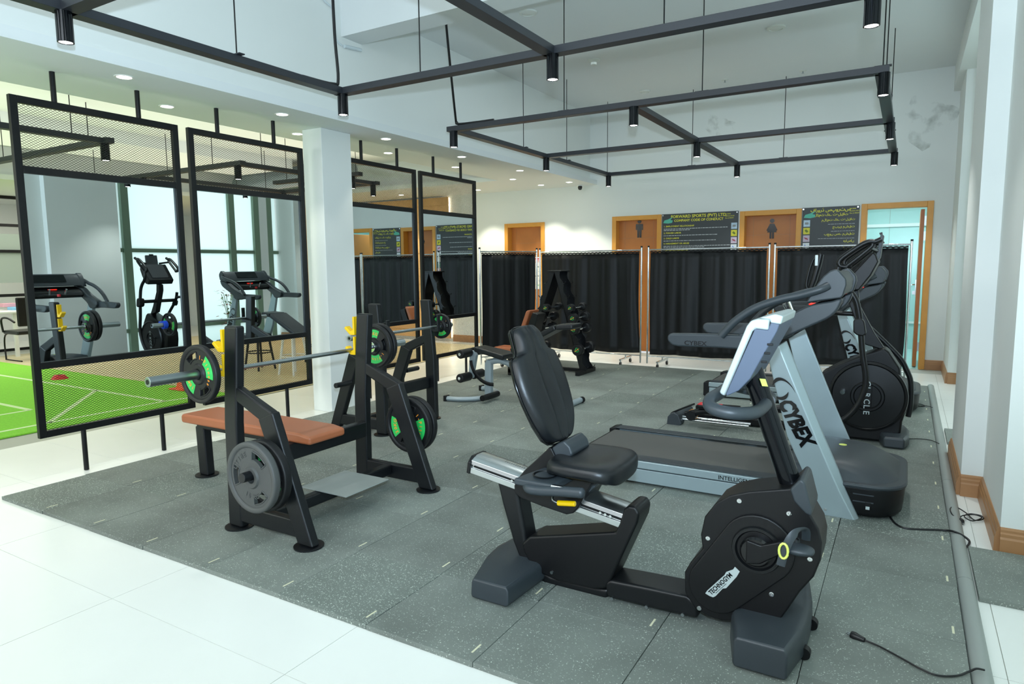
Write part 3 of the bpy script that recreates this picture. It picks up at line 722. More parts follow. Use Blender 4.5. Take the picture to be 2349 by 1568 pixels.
# recessed downlights in the low ceiling band
DL = [(-4.665, y) for y in (2.72, 4.06, 5.38, 6.73, 8.13, 9.68)]+[(-5.21, y) for y in (3.37, 4.71, 6.04, 7.37, 8.86, 9.76)]+[(-6.43, 9.75), (-8.0, 9.6), (-9.4, 9.6)]
dl_lab = ['front row of the low ceiling band'] * 6+['rear row of the low ceiling band']*6+['back strip beyond the mirrors']*3
ordn = ['first', 'second', 'third', 'fourth', 'fifth', 'sixth']
for k, (x, y) in enumerate(DL):
    lb = 'lit recessed downlight, %s from the left in the %s' % (ordn[k % 6], dl_lab[k])
    t = thing('downlight', lb, 'ceiling lamp', (x, y, ZL), 'recessed downlights in the low ceiling')
    MB().lathe([(.062, 0), (.06, -.004), (.048, -.004), (.046, -.001)], (x, y, ZL), Z_, 28).build('trim_ring', 'white', t)
    MB().lathe([(.046, -.002), (.0, -.002)], (x, y, ZL), Z_, 24).build('lens', 'glow', t)
    light('downlight_beam', 'SPOT', (x, y, ZL-.02), 75 if y > 9.5 else (30 if y > 8 else 22), (1.0, .95, .8), .03, look=(x, y, 0), spot=1.5, blend=.45)
# lamps and bars inside the tray ceiling (beyond the frames)
def tray_grid(label, bars, lamps, zb):
    t = thing('tray_light_grid', label, 'ceiling grid', (bars[0][0][0], bars[0][0][1], zb), 'black light grids in the tray ceiling')
    mb = MB()
    for a, b in bars:
        if abs(a[0]-b[0]) < .01: mb.box((a[0]-.04, a[1], zb), (a[0]+.04, b[1], zb+.05))
        else: mb.box((a[0], a[1]-.04, zb), (b[0], a[1]+.04, zb+.05))
    mb.build('beam_frame', 'beam', t, bevel=.0015, seg=1)
    for a, b in bars:
        for q in (.15, .85):
            x, y = a[0]+(b[0]-a[0])*q, a[1]+(b[1]-a[1])*q; MB().cyl((x, y, zb+.05), (x, y, 3.22), .0045, 8).build('suspension_rod', 'frame', t)
    for k, (x, y, nm) in enumerate(lamps): spot_lamp(x, y, zb, 'black tray ceiling lamp '+nm, 'black spot lamps in the tray ceiling', 0)
p = at(240, 330, Z=2.6); q = at(545, 380, Z=2.6)
tray_grid('black light grid in the tray ceiling seen through the top mesh of the nearest mirror', [((p.x-2.4, p.y), (p.x+.1, p.y)), ((p.x, p.y-2.2), (p.x, p.y+.05)), ((p.x-2.3, p.y-2.2), (p.x-2.3, p.y))], [(p.x, p.y, 'behind the top mesh of the nearest mirror'), (p.x-2.3, p.y, 'left end, behind the top mesh of the nearest mirror'), (p.x, p.y-2.1, 'nearest, left of the first mirror')], 2.6)
tray_grid('black light grid in the tray ceiling seen through the top mesh of the second mirror', [((q.x-3.6, q.y), (q.x+.1, q.y)), ((q.x, q.y), (q.x, q.y+2.3)), ((q.x-1.9, q.y), (q.x-1.9, q.y+2.3)), ((q.x-3.6, q.y+2.3), (q.x+.1, q.y+2.3))], [(q.x, q.y, 'corner lamp behind the top mesh of the second mirror'), (q.x-1.9, q.y, 'between the first and second mirrors'), (q.x, q.y+2.3, 'far lamp behind the top mesh of the second mirror'), (q.x-1.9, q.y+2.3, 'farthest lamp behind the second mirror')], 2.6)
p = at(808, 405, Z=2.6)
tray_grid('short black light bar in the tray ceiling behind the third mirror', [((p.x-1.5, p.y), (p.x+.15, p.y))], [(p.x, p.y, 'behind the top mesh of the third mirror')], 2.6)
cc = thing('security_camera', 'small white dome security camera in the corner under the low ceiling', 'camera', (-4.69, 10.13, ZL))
MB().lathe([(.05, 0), (.05, -.02), (.045, -.03), (0, -.03)], (-4.69, 10.13, ZL), Z_, 24).build('base', 'white', cc)
MB().lathe([(.001, -.045), (.028, -.035), (.036, 0), (.03, .02)], (-4.67, 10.1, ZL-.04), Z_, 20).build('eye', 'glossblk', cc)

# ================================================================== CURTAIN SCREENS
def screen(a, b, label, seed, ztop=1.655):
    a = Vector((a[0], a[1], 0)); b = Vector((b[0], b[1], 0)); d = b-a; Lw = d.length; u = d.normalized(); n = Vector((-u.y, u.x, 0))
    t = thing('curtain_screen', label, 'screen', a, 'rolling black curtain screens in front of the back wall')
    for e, s in ((a, 1), (b, -1)):
        MB().cyl(e+Z_*.03, e+Z_*(ztop-.01), .0125, 12).build('pole', 'chrome', t)
        MB().cyl(e+Z_*(ztop-.01), e+Z_*(ztop+.012), .015, 12).build('pole_cap', 'frame', t)
    MB().cyl(a+Z_*(ztop-.045), b+Z_*(ztop-.045), .011, 12).build('top_rail', 'chrome', t)
    MB().cyl(a+Z_*.135, b+Z_*.135, .009, 10).build('bottom_rail', 'chrome', t)
    for e, s in ((a+u*.22, 1), (b-u*.22, -1)):
        f = MB().box((-.013, -.22, 0), (.013, .22, .02))
        f.v = [e+u*v.x+n*v.y+Z_*(v.z+.075) for v in f.v]
        f.build('foot_bar', 'chrome', t)
        MB().cyl(e+Z_*.09, e+Z_*.135, .01, 8).build('foot_post', 'chrome', t)
        for q in (-.2, .2):
            c = e+n*q; w = MB(); w.cyl(c-u*.011+Z_*.03, c+u*.011+Z_*.03, .028, 14)
            w.build('caster_wheel', 'frame', t)
            MB().cyl(c+Z_*.03, c+Z_*.078, .012, 8).build('caster_fork', 'chrome', t)
    # cloth with gathered folds
    rnd = random.Random(seed); nu, nz = int(Lw*110), 16; zt, zb = ztop-.085, .165
    ph = [rnd.uniform(0, 6.28) for _ in range(6)]; fr = [7, 13, 21, 34, 55, 80]
    vs = []
    for j in range(nz+1):
        q = j/nz; z = zt+(zb-zt)*q
        for i in range(nu+1):
            s = .03+(Lw-.06)*i/nu
            s2 = s+.02*math.sin(3*s+ph[0])*q
            dd = sum(math.sin(fr[k]*s2*1.25+ph[k]+1.2*q*math.sin(ph[k]*3+s*2))*am for k, am in enumerate((.010, .012, .010, .006, .0035*(1-q), .002*(1-q)**2)))
            edge = min(1, min(s, Lw-s)/.05)
            ed = (.02*math.sin(4*q+ph[2])*q if s > Lw/2 else -.01*math.sin(5*q+ph[1])*q)*(1 if min(s, Lw-s) < .2 else 0)
            vs.append(a+u*(s-ed)+n*(dd*(.35+.65*q**.6))*edge+Z_*(z+.006*math.sin(9*s+ph[3])*q))
    fs = [(j*(nu+1)+i, j*(nu+1)+i+1, (j+1)*(nu+1)+i+1, (j+1)*(nu+1)+i) for j in range(nz) for i in range(nu)]
    o = MB().add(vs, fs).build('curtain', 'curtain', t, angle=180)
    so = o.modifiers.new('thick', 'SOLIDIFY'); so.thickness = .002
    mb = MB(); k = int(Lw/.02); pts = [a+u*(.03+(Lw-.06)*i/k)+Z_*(zt+.012+.004*math.sin(i*2.1)) for i in range(k+1)]
    mb.tube(pts, .011, 6).build('curtain_heading', 'curtain', t)
s1a = at(1102, 575, Z=1.655); 
screen((-5.12, 7.78), (-4.72, 8.70), 'leftmost and narrowest black curtain screen, standing at an angle beside the last mirror', 1)
screen((-4.79, 8.93), (-3.20, 8.95), 'black curtain screen directly behind the dumbbell rack', 2)
screen((-3.10, 8.95), (-1.515, 8.93), 'black curtain screen in front of the long English poster', 3)
screen((-1.515+.06, 8.96), (.02, 8.93), 'rightmost black curtain screen, behind the elliptical trainer', 4)

# ================================================================== WEIGHT PLATES AND BARBELLS
def plate(name, c, R, th, nslot, a0, style, parent=None, m='plate', labels=(), hub=.028):
    """weight plate lying in a plane y=const, visible face towards -y; c is the centre of that face"""
    c = Vector(c); rim = R*.84; web = th*.55; y1 = th
    def P(r, a, y): return c+Vector((r*math.cos(a), y, r*math.sin(a)))
    mb = MB()
    # outer rim ring
    prof = [(rim, th*.22), (rim+.004, .003), (rim+.010, 0), (R-.007, 0), (R-.002, .003), (R, .009), (R, th-.009), (R-.002, th-.003), (R-.007, th), (rim+.010, th), (rim, th*.78)]
    mb.lathe([(r, y) for r, y in prof], c, Y_, 72)
    # hub ring
    hr = .05
    mb.lathe([(hr+.006, th*.25), (hr, .001), (hub+.004, .001), (hub, .004), (hub, th-.004), (hub+.004, th-.001), (hr, th-.001), (hr+.006, th*.75)], c, Y_, 48)
    o = mb.build(name, m, parent, angle=50)
    # web with grip slots
    wb = MB(); n = 120; ra, rb = R*.52, R*.75; ang = [2*PI*k/n for k in range(n)]; half = math.radians(24)
    def inslot(a):
        for s in range(nslot):
            d = (a-a0-2*PI*s/nslot+PI) % (2*PI)-PI
            if abs(d) < half: return True
        return False
    rs = [hr, ra, rb, rim+.006]; ya, yb = th*.25, th*.75
    for k in range(n):
        a, b = ang[k], ang[k]+2*PI/n; mid = (a+b)/2
        for i in range(3):
            if i == 1 and inslot(mid): continue
            r0, r1 = rs[i], rs[i+1]
            wb.add([P(r0, a, ya), P(r1, a, ya), P(r1, b, ya), P(r0, b, ya)], [(0, 1, 2, 3)]); wb.add([P(r0, a, yb), P(r1, a, yb), P(r1, b, yb), P(r0, b, yb)], [(3, 2, 1, 0)])
        if inslot(mid):
            for r in (ra, rb): wb.add([P(r, a, ya), P(r, b, ya), P(r, b, yb), P(r, a, yb)], [(0, 1, 2, 3)])
            if not inslot(mid-2*PI/n): wb.add([P(ra, a, ya), P(rb, a, ya), P(rb, a, yb), P(ra, a, yb)], [(0, 1, 2, 3)])
            if not inslot(mid+2*PI/n): wb.add([P(ra, b, ya), P(rb, b, ya), P(rb, b, yb), P(ra, b, yb)], [(0, 1, 2, 3)])
    wb.build('web', m, o if parent is None else o, smooth=False)
    for s in range(nslot):      # raised lips round the grip slots
        am = a0+2*PI*s/nslot; pts = []
        for q in range(9): pts.append(P(rb, am-half+2*half*q/8, ya-.001))
        for q in range(9): pts.append(P(ra, am+half-2*half*q/8, ya-.001))
        MB().tube(smoothpath(pts, 2, True), .0035, 6, closed=True).build('grip_lip', m, o)
    for (am, hw, kind, body) in labels:
        if kind == 'green':
            l = MB(); q = 14; rr0, rr1 = R*.42, R*.78
            for k in range(q):
                a, b = am-hw+2*hw*k/q, am-hw+2*hw*(k+1)/q
                l.add([P(rr0, a, ya-.001), P(rr1, a, ya-.001), P(rr1, b, ya-.001), P(rr0, b, ya-.001)], [(0, 1, 2, 3)])
            lo = l.build('green_label', 'green', o, smooth=False); lo['label'] = 'green label with orange print'
            par, mm, rt, sz = lo, 'orange', R*.53, R*.19
        else: par, mm, rt, sz = o, m, R*.60, R*.2
        # curved writing, reading clockwise seen from the front
        stp = sz*.66/rt; tot = stp*(len(body)-1)
        for k, chx in enumerate(body):
            if chx == ' ': continue
            inv = -1 if kind == 'embinv' else 1
            a = am+inv*(tot/2-k*stp)
            rad = Vector((math.cos(a), 0, math.sin(a)))*inv; tan = Vector((math.sin(a), 0, -math.cos(a)))*inv
            text(chx, 'lettering', P(rt, a, ya-.001), tan, rad, sz, mm, par, .0008 if kind == 'green' else .002, 'C', .02)
    return o
def barbell(x, z, y0, ya, yb, y1, label, rs=.025, rb=.0135, parts=True):
    t = thing('barbell', label, 'barbell', (x, (y0+y1)/2, z))
    MB().cyl((x, ya, z), (x, yb, z), rb, 16).build('bar', 'steel', t)
    for a, b in ((y0, ya-.02), (y1, yb+.02)):
        MB().cyl((x, a, z), (x, b, z), rs, 28).build('sleeve', 'steel', t, bevel=.002)
        MB().cyl((x, b, z), (x, b+(.03 if b < (y0+y1)/2 else -.03), z), rs*1.45, 28).build('collar', 'chrome', t, bevel=.002)
        MB().cyl((x, a-(.0015 if a < b else -.0015), z), (x, a, z), rs*.5, 16).build('end_cap', 'frame', t)
    return t

# ------------------------------------------------------------------ bench press rack with brown bench
def rack(x0, ys, mirrored, label, nm):
    """upright pair at y in ys, diagonals towards +x (or -x when mirrored)"""
    s = -1 if mirrored else 1
    t = thing(nm, label, 'weight bench' if nm == 'bench_press' else 'squat rack', (x0, sum(ys)/2, T0))
    XX = lambda d: x0+s*d
    hw = .027
    for y in ys:
        def pr(pts, h=hw): return MB().prism([(XX(px), y-h, pz) for px, pz in pts], (0, 2*h, 0))
        up = [(-.055, T0+.008), (.05, T0+.008), (.055, .6), (.10, 1.112), (-.002, 1.112), (-.045, .6)]
        pr(up).build('upright', 'rack', t, bevel=.012, seg=3)
        arm = [(.03, .735), (.03, .81), (.30, .72), (.36, .70), (.33, .60), (.25, .62)]
        pr([(.04, .725), (.045, .805), (.335, .685), (.30, .605)], hw-.003).build('top_arm', 'rack', t, bevel=.012, seg=3)
        pr([(.225, .645), (.335, .69), (.585, T0+.008), (.475, T0+.008)]).build('diagonal_leg', 'rack', t, bevel=.012, seg=3)
        pr([(.03, .06), (.03, .155), (.50, .155), (.50, .06)], hw-.004).build('base_rail', 'rack', t, bevel=.012, seg=3)
        for fx in (0, .53):
            MB().cyl((XX(fx), y, T0+.001), (XX(fx), y, T0+.008), .075, 24).build('foot_plate', 'rack', t)
    ya, yb = ys[0]+hw, ys[1]-hw
    MB().box((XX(-.0), ya, .31), (XX(.06), yb, .41)).build('cross_beam', 'rack', t, bevel=.01, seg=3)
    MB().box((XX(.20), ya, .085), (XX(.26), yb, .15)).build('lower_cross_beam', 'rack', t, bevel=.01, seg=3)
    return t, XX
bp, XX = rack(-3.045, (2.23, 3.20), False, 'black bench press rack with brown bench pad, nearest to the mirrors', 'bench_press')
yc = 2.715
MB().prism([(-4.06, yc-.03, T0+.008), (-3.97, yc-.03, T0+.008), (-3.985, yc-.03, .36), (-4.075, yc-.03, .36)], (0, .06, 0)).build('bench_leg', 'rack', bp, bevel=.01, seg=3)
MB().cyl((-4.02, yc, T0+.001), (-4.02, yc, T0+.008), .075, 24).build('foot_plate', 'rack', bp)
MB().box((-4.06, yc-.03, .345), (-3.04, yc+.03, .405)).build('bench_spine', 'rack', bp, bevel=.01, seg=3)
pd = MB(); secs = []
for xx, hw_, zt in ((-4.07, .125, .455), (-4.04, .14, .465), (-3.5, .142, .472), (-2.95, .142, .468), (-2.86, .14, .455)):
    secs.append([(xx, yc-hw_, .408), (xx, yc+hw_, .408), (xx, yc+hw_, zt), (xx, yc-hw_, zt)])
pd.loft(secs).build('bench_pad', 'brown', bp, bevel=.016, seg=4, lab='brown vinyl pad')
MB().box((-2.945, 2.575, .152), (-2.595, 2.925, .158)).build('foot_platform', 'curb', bp, bevel=.001)
for y in (2.23, 3.20):
    for z in (1.0, .87):
        yy = y
        h = MB(); h.prism([(-3.09, yy-.02, z+.09), (-3.075, yy-.02, z+.09), (-3.075, yy-.02, z+.0), (-3.075, yy-.02, z-.03), (-3.115, yy-.02, z-.03), (-3.165, yy-.02, z+.012), (-3.15, yy-.02, z+.026), (-3.112, yy-.02, z-.006), (-3.09, yy-.02, z+.004)], (0, .04, 0))
        h.build('bar_hook', 'yellow', bp, bevel=.004, lab='yellow bar hook')
for y, yo in ((2.23, -1), (3.20, 1)):
    MB().cyl((-2.71, y+yo*.027, .405), (-2.71, y+yo*.22, .405), .024, 24).build('plate_horn', 'rack', bp, bevel=.003)
bb = barbell(-3.12, .868, 1.825, 2.15, 3.39, 3.72, 'long steel barbell resting on the yellow hooks of the front rack')
GL = math.radians
tag(plate('weight_plate', (-3.12, 2.085, .868), .153, .035, 2, GL(118), '', None, 'plate', ((GL(22), GL(33), 'green', 'I-Fitness'), (GL(215), GL(30), 'green', '10KG'))), 'black plate with green labels on the near end of the front barbell', 'weight plate')
tag(plate('weight_plate', (-3.12, 3.405, .868), .15, .035, 2, GL(10), '', None, 'plate', ((GL(95), GL(30), 'green', '10KG'), (GL(275), GL(33), 'green', 'I-Fitness'))), 'black plate with green labels on the far end of the front barbell', 'weight plate')
tag(plate('weight_plate', (-3.12, 3.45, .875), .15, .035, 2, GL(60), '', None, 'plate'), 'second black plate behind the green-labelled one on the far barbell end', 'weight plate')
tag(plate('weight_plate', (-2.71, 2.055, .392), .178, .04, 3, GL(60), '', None, 'plate2', ((GL(135), .4, 'emb', 'UTIBE'), (GL(-90), .3, 'embinv', '15 KG'))), 'dark grey 15 kg plate, outermost on the front horn of the bench press rack', 'weight plate')
tag(plate('weight_plate', (-2.71, 2.115, .385), .182, .045, 3, GL(20), '', None, 'plate', ((GL(75), GL(28), 'green', '15KG'), (GL(-45), GL(28), 'green', 'I-Fit'))), 'black plate behind the dark grey 15 kg plate on the front horn', 'weight plate')
tag(plate('weight_plate', (-2.71, 3.245, .40), .178, .04, 2, GL(85), '', None, 'plate', ((GL(-12), GL(38), 'green', 'I-Fitness'), (GL(190), GL(30), 'green', '20KG'))), 'large black 20 kg plate with green labels behind the far diagonal leg', 'weight plate')
tag(plate('weight_plate', (-2.71, 3.295, .40), .18, .04, 2, GL(40), '', None, 'plate'), 'black plate hanging behind the 20 kg plate on the rear horn', 'weight plate')

# ------------------------------------------------------------------ second rack (squat rack without bench)
sr, XX2 = rack(-3.70, (4.12, 4.80), True, 'black squat rack without a bench, standing beside the white column', 'squat_rack')
for y in (4.12, 4.80):
    MB().prism([(-3.62, y-.02, .98), (-3.605, y-.02, .98), (-3.605, y-.02, .83), (-3.66, y-.02, .82), (-3.70, y-.02, .86), (-3.69, y-.02, .875), (-3.62, y-.02, .85)], (0, .04, 0)).build('bar_hook', 'rack', sr, bevel=.004)
    yo = -1 if y < 4.5 else 1
    MB().cyl((-4.02, y+yo*.027, .44), (-4.02, y+yo*.2, .44), .022, 20).build('plate_horn', 'rack', sr, bevel=.003)
bb2 = barbell(-3.66, .868, 3.73, 3.95, 4.86, 5.06, 'short steel barbell resting on the squat rack beside the column', rs=.022, rb=.013)
for k, y in enumerate((3.895, 4.885)):
    tag(plate('weight_plate', (-3.66, y, .868), .115, .03, 2, GL(20 if k else 100), '', None, 'plate', ((GL(105 if k else 10), GL(32), 'green', '5KG'), (GL(285 if k else 190), GL(32), 'green', 'I-Fit'))),
        ('small black plate with green labels on the far end of the short barbell' if k else 'small black plate with green labels on the near end of the short barbell'), 'weight plate')
cl = thing('barbell_clamp', 'bright blue clamp collar on the near end of the short barbell', 'clamp', (-3.66, 3.85, .868))
MB().lathe([(.023, 0), (.04, 0), (.04, .035), (.023, .035), (.023, 0)], (-3.66, 3.84, .868), Y_, 16).build('collar_ring', 'bluepl', cl, angle=20)
MB().box((-3.63, 3.84, .86), (-3.59, 3.875, .90)).build('lever', 'bluepl', cl, bevel=.004)
cl = thing('barbell_clamp', 'black spring clamp on the far end of the short barbell', 'clamp', (-3.66, 4.92, .868))
MB().tube([(-3.66+.026*math.cos(k*.5), 4.925+k*.0008, .868+.026*math.sin(k*.5)) for k in range(36)], .003, 6).build('spring', 'cable', cl)
MB().box((-3.65, 4.925, .885), (-3.6, 4.945, .91)).build('lever', 'cable', cl, bevel=.003)

# ------------------------------------------------------------------ adjustable bench with leg rollers
ab = thing('adjustable_bench', 'grey framed adjustable bench with black pads and foam leg rollers', 'weight bench', (-3.4, 5.85, T0))
yb_ = 5.85
def foam(a, b, r=.047):
    MB().cyl(a, b, r, 24).build('foam_roller', 'rubberblk', ab, bevel=.01)
    MB().cyl(Vector(a)-Vector((0, .006, 0)), a, .016, 14).build('roller_cap', 'chrome', ab)
for cx, cz, yy in ((-3.97, .50, .22), (-3.98, .245, .22)):
    foam((cx, yb_-yy, cz), (cx, yb_-.035, cz)); foam((cx, yb_+.035, cz), (cx, yb_+yy, cz))
    MB().cyl((cx, yb_-yy-.01, cz), (cx, yb_+yy+.01, cz), .012, 12).build('roller_shaft', 'chrome', ab)
MB().prism([(-4.0, yb_-.025, .22), (-3.955, yb_-.025, .22), (-3.90, yb_-.025, .47), (-3.93, yb_-.025, .52), (-3.98, yb_-.025, .5)], (0, .05, 0)).build('roller_arm', 'grey', ab, bevel=.006)
MB().prism([(-3.80, yb_-.03, T0+.03), (-3.72, yb_-.03, T0+.03), (-3.71, yb_-.03, .42), (-3.76, yb_-.03, .44), (-3.79, yb_-.03, .40)], (0, .06, 0)).build('front_post', 'grey', ab, bevel=.012, seg=3)
MB().tube(smoothpath([(-3.76, yb_, .40), (-3.62, yb_, .43), (-3.45, yb_, .38), (-3.2, yb_, .24), (-2.9, yb_, .10), (-2.8, yb_, .07)]), .032, 10, ry=.03, up=(0, 1, 0)).build('main_spine', 'grey', ab)
fr_ = MB().tube(smoothpath([(-4.06, yb_-.33, .047), (-3.93, yb_-.31, .047), (-3.8, yb_-.22, .047), (-3.745, yb_-.1, .047), (-3.74, yb_, .047), (-3.745, yb_+.1, .047), (-3.8, yb_+.22, .047), (-3.93, yb_+.31, .047), (-4.06, yb_+.33, .047)]), .03, 10, ry=.026, up=(0, 0, 1))
fr_.build('front_foot', 'grey', ab)
for s in (-1, 1): MB().box((-4.085, yb_+s*.333-.035, T0), (-4.055, yb_+s*.333+.035, .08)).build('end_cap', 'frame', ab, bevel=.004)
MB().cyl((-2.80, yb_-.22, .05), (-2.80, yb_+.22, .05), .03, 16).build('rear_foot', 'grey', ab)
for s in (-1, 1): MB().cyl((-2.79, yb_+s*.22, .052), (-2.79, yb_+s*.25, .052), .032, 18).build('wheel', 'frame', ab)
def padm(x0, z0, x1, z1, hw0, hw1, th, name):
    d = Vector((x1-x0, 0, z1-z0)).normalized(); n = Vector((-d.z, 0, d.x))
    a = Vector((x0, yb_, z0)); b = Vector((x1, yb_, z1)); S = []
    for c, hw in ((a, hw0), (b, hw1)): S.append([c-Y_*hw, c+Y_*hw, c+Y_*hw+n*th, c-Y_*hw+n*th])
    return MB().loft(S).build(name, 'vinyl', ab, bevel=.016, seg=4)
padm(-3.88, .52, -3.50, .455, .10, .14, .055, 'seat_pad')
padm(-3.40, .53, -2.90, .79, .13, .13, .055, 'back_pad')
padm(-2.905, .788, -2.73, .80, .13, .11, .05, 'head_pad')
ar = [(-3.69+.0+.26*math.cos(a), yb_-.05, .44+.26*math.sin(a)) for a in [math.radians(185+k*9) for k in range(11)]]
MB().tube(ar, .02, 8, ry=.004, up=(0, 1, 0)).build('adjustment_arc', 'frame', ab)
MB().cyl((-3.66, yb_-.28, .075), (-3.66+.0, yb_+.02, .075), .03, 14).build('floor_tube', 'frame', ab)

# ------------------------------------------------------------------ brown seated machine behind
bs = thing('shoulder_press_bench', 'brown padded upright bench standing behind the grey adjustable bench', 'weight bench', (-4.25, 7.25, T0))
MB().prism([(-4.13, 7.12, .42), (-4.19, 7.12, .43), (-4.02, 7.12, .86), (-3.96, 7.12, .87)], (0, .26, 0)).build('backrest_pad', 'brown', bs, bevel=.02, seg=3)
MB().prism([(-4.12, 7.14, .40), (-3.94, 7.14, .84), (-3.86, 7.14, .82), (-4.0, 7.14, .40)], (0, .22, 0)).build('backrest_frame', 'frame', bs, bevel=.01)
MB().box((-4.5, 7.12, .33), (-4.16, 7.38, .39)).build('seat_pad', 'brown', bs, bevel=.02, seg=3)
MB().box((-4.35, 7.22, T0), (-4.28, 7.28, .34)).build('front_post', 'frame', bs, bevel=.008)
MB().box((-4.35, 7.22, .05), (-3.85, 7.28, .11)).build('spine', 'frame', bs, bevel=.008)
MB().prism([(-3.92, 7.22, T0), (-3.86, 7.22, T0), (-3.98, 7.22, .6), (-4.04, 7.22, .6)], (0, .06, 0)).build('rear_post', 'frame', bs, bevel=.008)
MB().box((-3.96, 7.0, T0), (-3.9, 7.5, .06)).build('rear_foot', 'frame', bs, bevel=.006)

# ------------------------------------------------------------------ dumbbell rack
dr = thing('dumbbell_rack', 'black A-shaped dumbbell rack in front of the second curtain screen', 'dumbbell rack', (-3.95, 7.82, T0))
ydr = 7.72
def leg_dr(s, xb, xt):
    zt, zb = 1.33, .07
    for y in (ydr, ydr+.22):
        n = 7; pts_in, pts_out = [], []
        dx = (xb-xt); 
        out = []
        for k in range(n*4+1):
            q = k/(n*4); x = xt+dx*q; z = zt+(zb-zt)*q; ph = k % 4
            out.append((x+s*(.05 if ph in (0, 3) else .03 if ph == 1 else .025), z))
        inn = [(xt+dx*q-s*.035, zt+(zb-zt)*q) for q in (1, 0)]
        MB().prism([(x, y, z) for x, z in out+inn], (0, .006, 0)).build('side_plate', 'black', dr, smooth=False)
    w = MB().prism([(xt-s*.036, ydr, zt), (xb-s*.036, ydr, zb), (xb-s*.030, ydr, zb), (xt-s*.03, ydr, zt)], (0, .226, 0)); w.build('channel_web', 'black', dr, smooth=False)
    for k in range(7):
        q = (k+.7)/7; x = xt+dx*q+s*.062; z = zt+(zb-zt)*q
        for y in (ydr-.004, ydr+.216):
            c = [(x+.028*math.cos(a), y+.006, z+.028*math.sin(a)) for a in [PI+PI*j/8 for j in range(9)]]
            MB().tube(c, .005, 6, ry=.008, up=(0, 1, 0)).build('cradle', 'frame', dr)
leg_dr(-1, -4.42, -3.96); leg_dr(1, -3.53, -3.90)
MB().box((-4.03, ydr-.02, 1.33), (-3.83, ydr+.25, 1.345)).build('top_plate', 'black', dr, bevel=.003)
for xb in (-4.42, -3.53):
    MB().box((xb-.03, 7.56, T0), (xb+.03, 8.07, .075)).build('foot_rail', 'black', dr, bevel=.004)
MB().box((-4.4, 7.84, .03), (-3.55, 7.88, .07)).build('spreader_bar', 'black', dr, bevel=.004)
def dumbbell(x, z, R, lab, first=[None]):
    t = thing('dumbbell', lab, 'dumbbell', (x, ydr+.11, z), 'black dumbbells with green and orange logos on the rack')
    for s, y0 in ((-1, ydr-.02), (1, ydr+.24)):
        MB().lathe([(0, -.004), (R*.78, -.004), (R*.8, 0), (R*.9, .004), (R, .018), (R, .075), (R*.9, .09), (0, .092)], (x, y0, z), Y_*s, 28).build('head', 'rubberblk', t)
    MB().cyl((x, ydr-.03, z), (x, ydr+.25, z), .015, 12).build('handle', 'chrome', t)
    y = ydr-.02-.0965+.0; y = ydr-.02-.0975
    # face of the near head
    yf = ydr-.02-.093
    ang = random.uniform(-.5, .5)
    tri = MB()
    for k in range(3):
        a0 = ang+PI/2+k*2*PI/3; a1 = a0+2*PI/3
        p0 = Vector((math.cos(a0), 0, math.sin(a0)))*R*.62; p1 = Vector((math.cos(a1), 0, math.sin(a1)))*R*.62
        q0 = p0.lerp(p1, .14); q1 = p0.lerp(p1, .8); c = Vector((x, yf, z))
        tri.add([c+q0, c+q1, c+q1*.62, c+q0*.62], [(0, 1, 2, 3)])
    tri.build('green_logo', 'green', t, smooth=False)
    d = Vector((math.cos(ang+.6), 0, math.sin(ang+.6))); n = Vector((-d.z, 0, d.x)); c = Vector((x, yf-.001, z))
    MB().add([c-d*R*.5-n*R*.05, c+d*R*.5-n*R*.05, c+d*R*.5+n*R*.05, c-d*R*.5+n*R*.05], [(0, 1, 2, 3)]).build('orange_print', 'orange', t, smooth=False)
rowl = ['top', 'second', 'third', 'lowest']
for side_, xs_, in (('left', [(-4.03-.02, .875, .052), (-4.12, .745, .062), (-4.15, .605, .062), (-4.25, .33, .072)]), ('right', [(-3.70, .88, .052), (-3.665, .752, .064), (-3.65, .608, .066), (-3.60, .352, .076)])):
    for k, (x, z, R) in enumerate(xs_): dumbbell(x+.04, z-.01, R, '%s dumbbell on the %s leg of the A-shaped rack' % (rowl[k], side_))

# ================================================================== RECUMBENT BIKE
BY = 2.53
bk = thing('recumbent_bike', 'black recumbent exercise bike with silver seat rail in the foreground', 'exercise bike', (-0.95, BY, T0))
def poly(pts, Yp, y0, y1, name, m, parent, bevel=.008, seg=3, sm=0, **k):
    return slab(pts, y0, y1, Yp, sm).build(name, m, parent, bevel=bevel, seg=seg, **k)
def footbox(plan, z0, z1, name, parent, m='dkplastic', inset=.02):
    S = []
    cx = sum(p[0] for p in plan)/len(plan); cy = sum(p[1] for p in plan)/len(plan)
    for z, s in ((z0, .97), (z0+.012, 1), (z1-.02, .99), (z1-.006, .955), (z1, .90)):
        S.append([(cx+(x-cx)*(1-(1-s)*2.2), cy+(y-cy)*(s if s > .98 else s+.03), z) for x, y in plan])
    return MB().loft(S).build(name, m, parent, bevel=.012, seg=3, limit=35)
footbox([(-1.51, 2.19), (-1.33, 2.19), (-1.315, 2.42), (-1.31, 2.53), (-1.315, 2.64), (-1.33, 2.87), (-1.51, 2.87), (-1.585, 2.64), (-1.60, 2.53), (-1.585, 2.42)], T0+.008, .115, 'rear_foot', bk)
footbox([(-.455, 2.235), (-.28, 2.235), (-.25, 2.40), (-.245, 2.53), (-.25, 2.66), (-.28, 2.83), (-.455, 2.83), (-.50, 2.66), (-.51, 2.53), (-.50, 2.40)], T0+.008, .14, 'front_foot', bk)
for y in (2.42, 2.64):
    MB().cyl((-.25, y-.015, .045), (-.25, y+.015, .045), .022, 18).build('transport_wheel', 'frame', bk)
N_, F_ = 2.475, 2.585
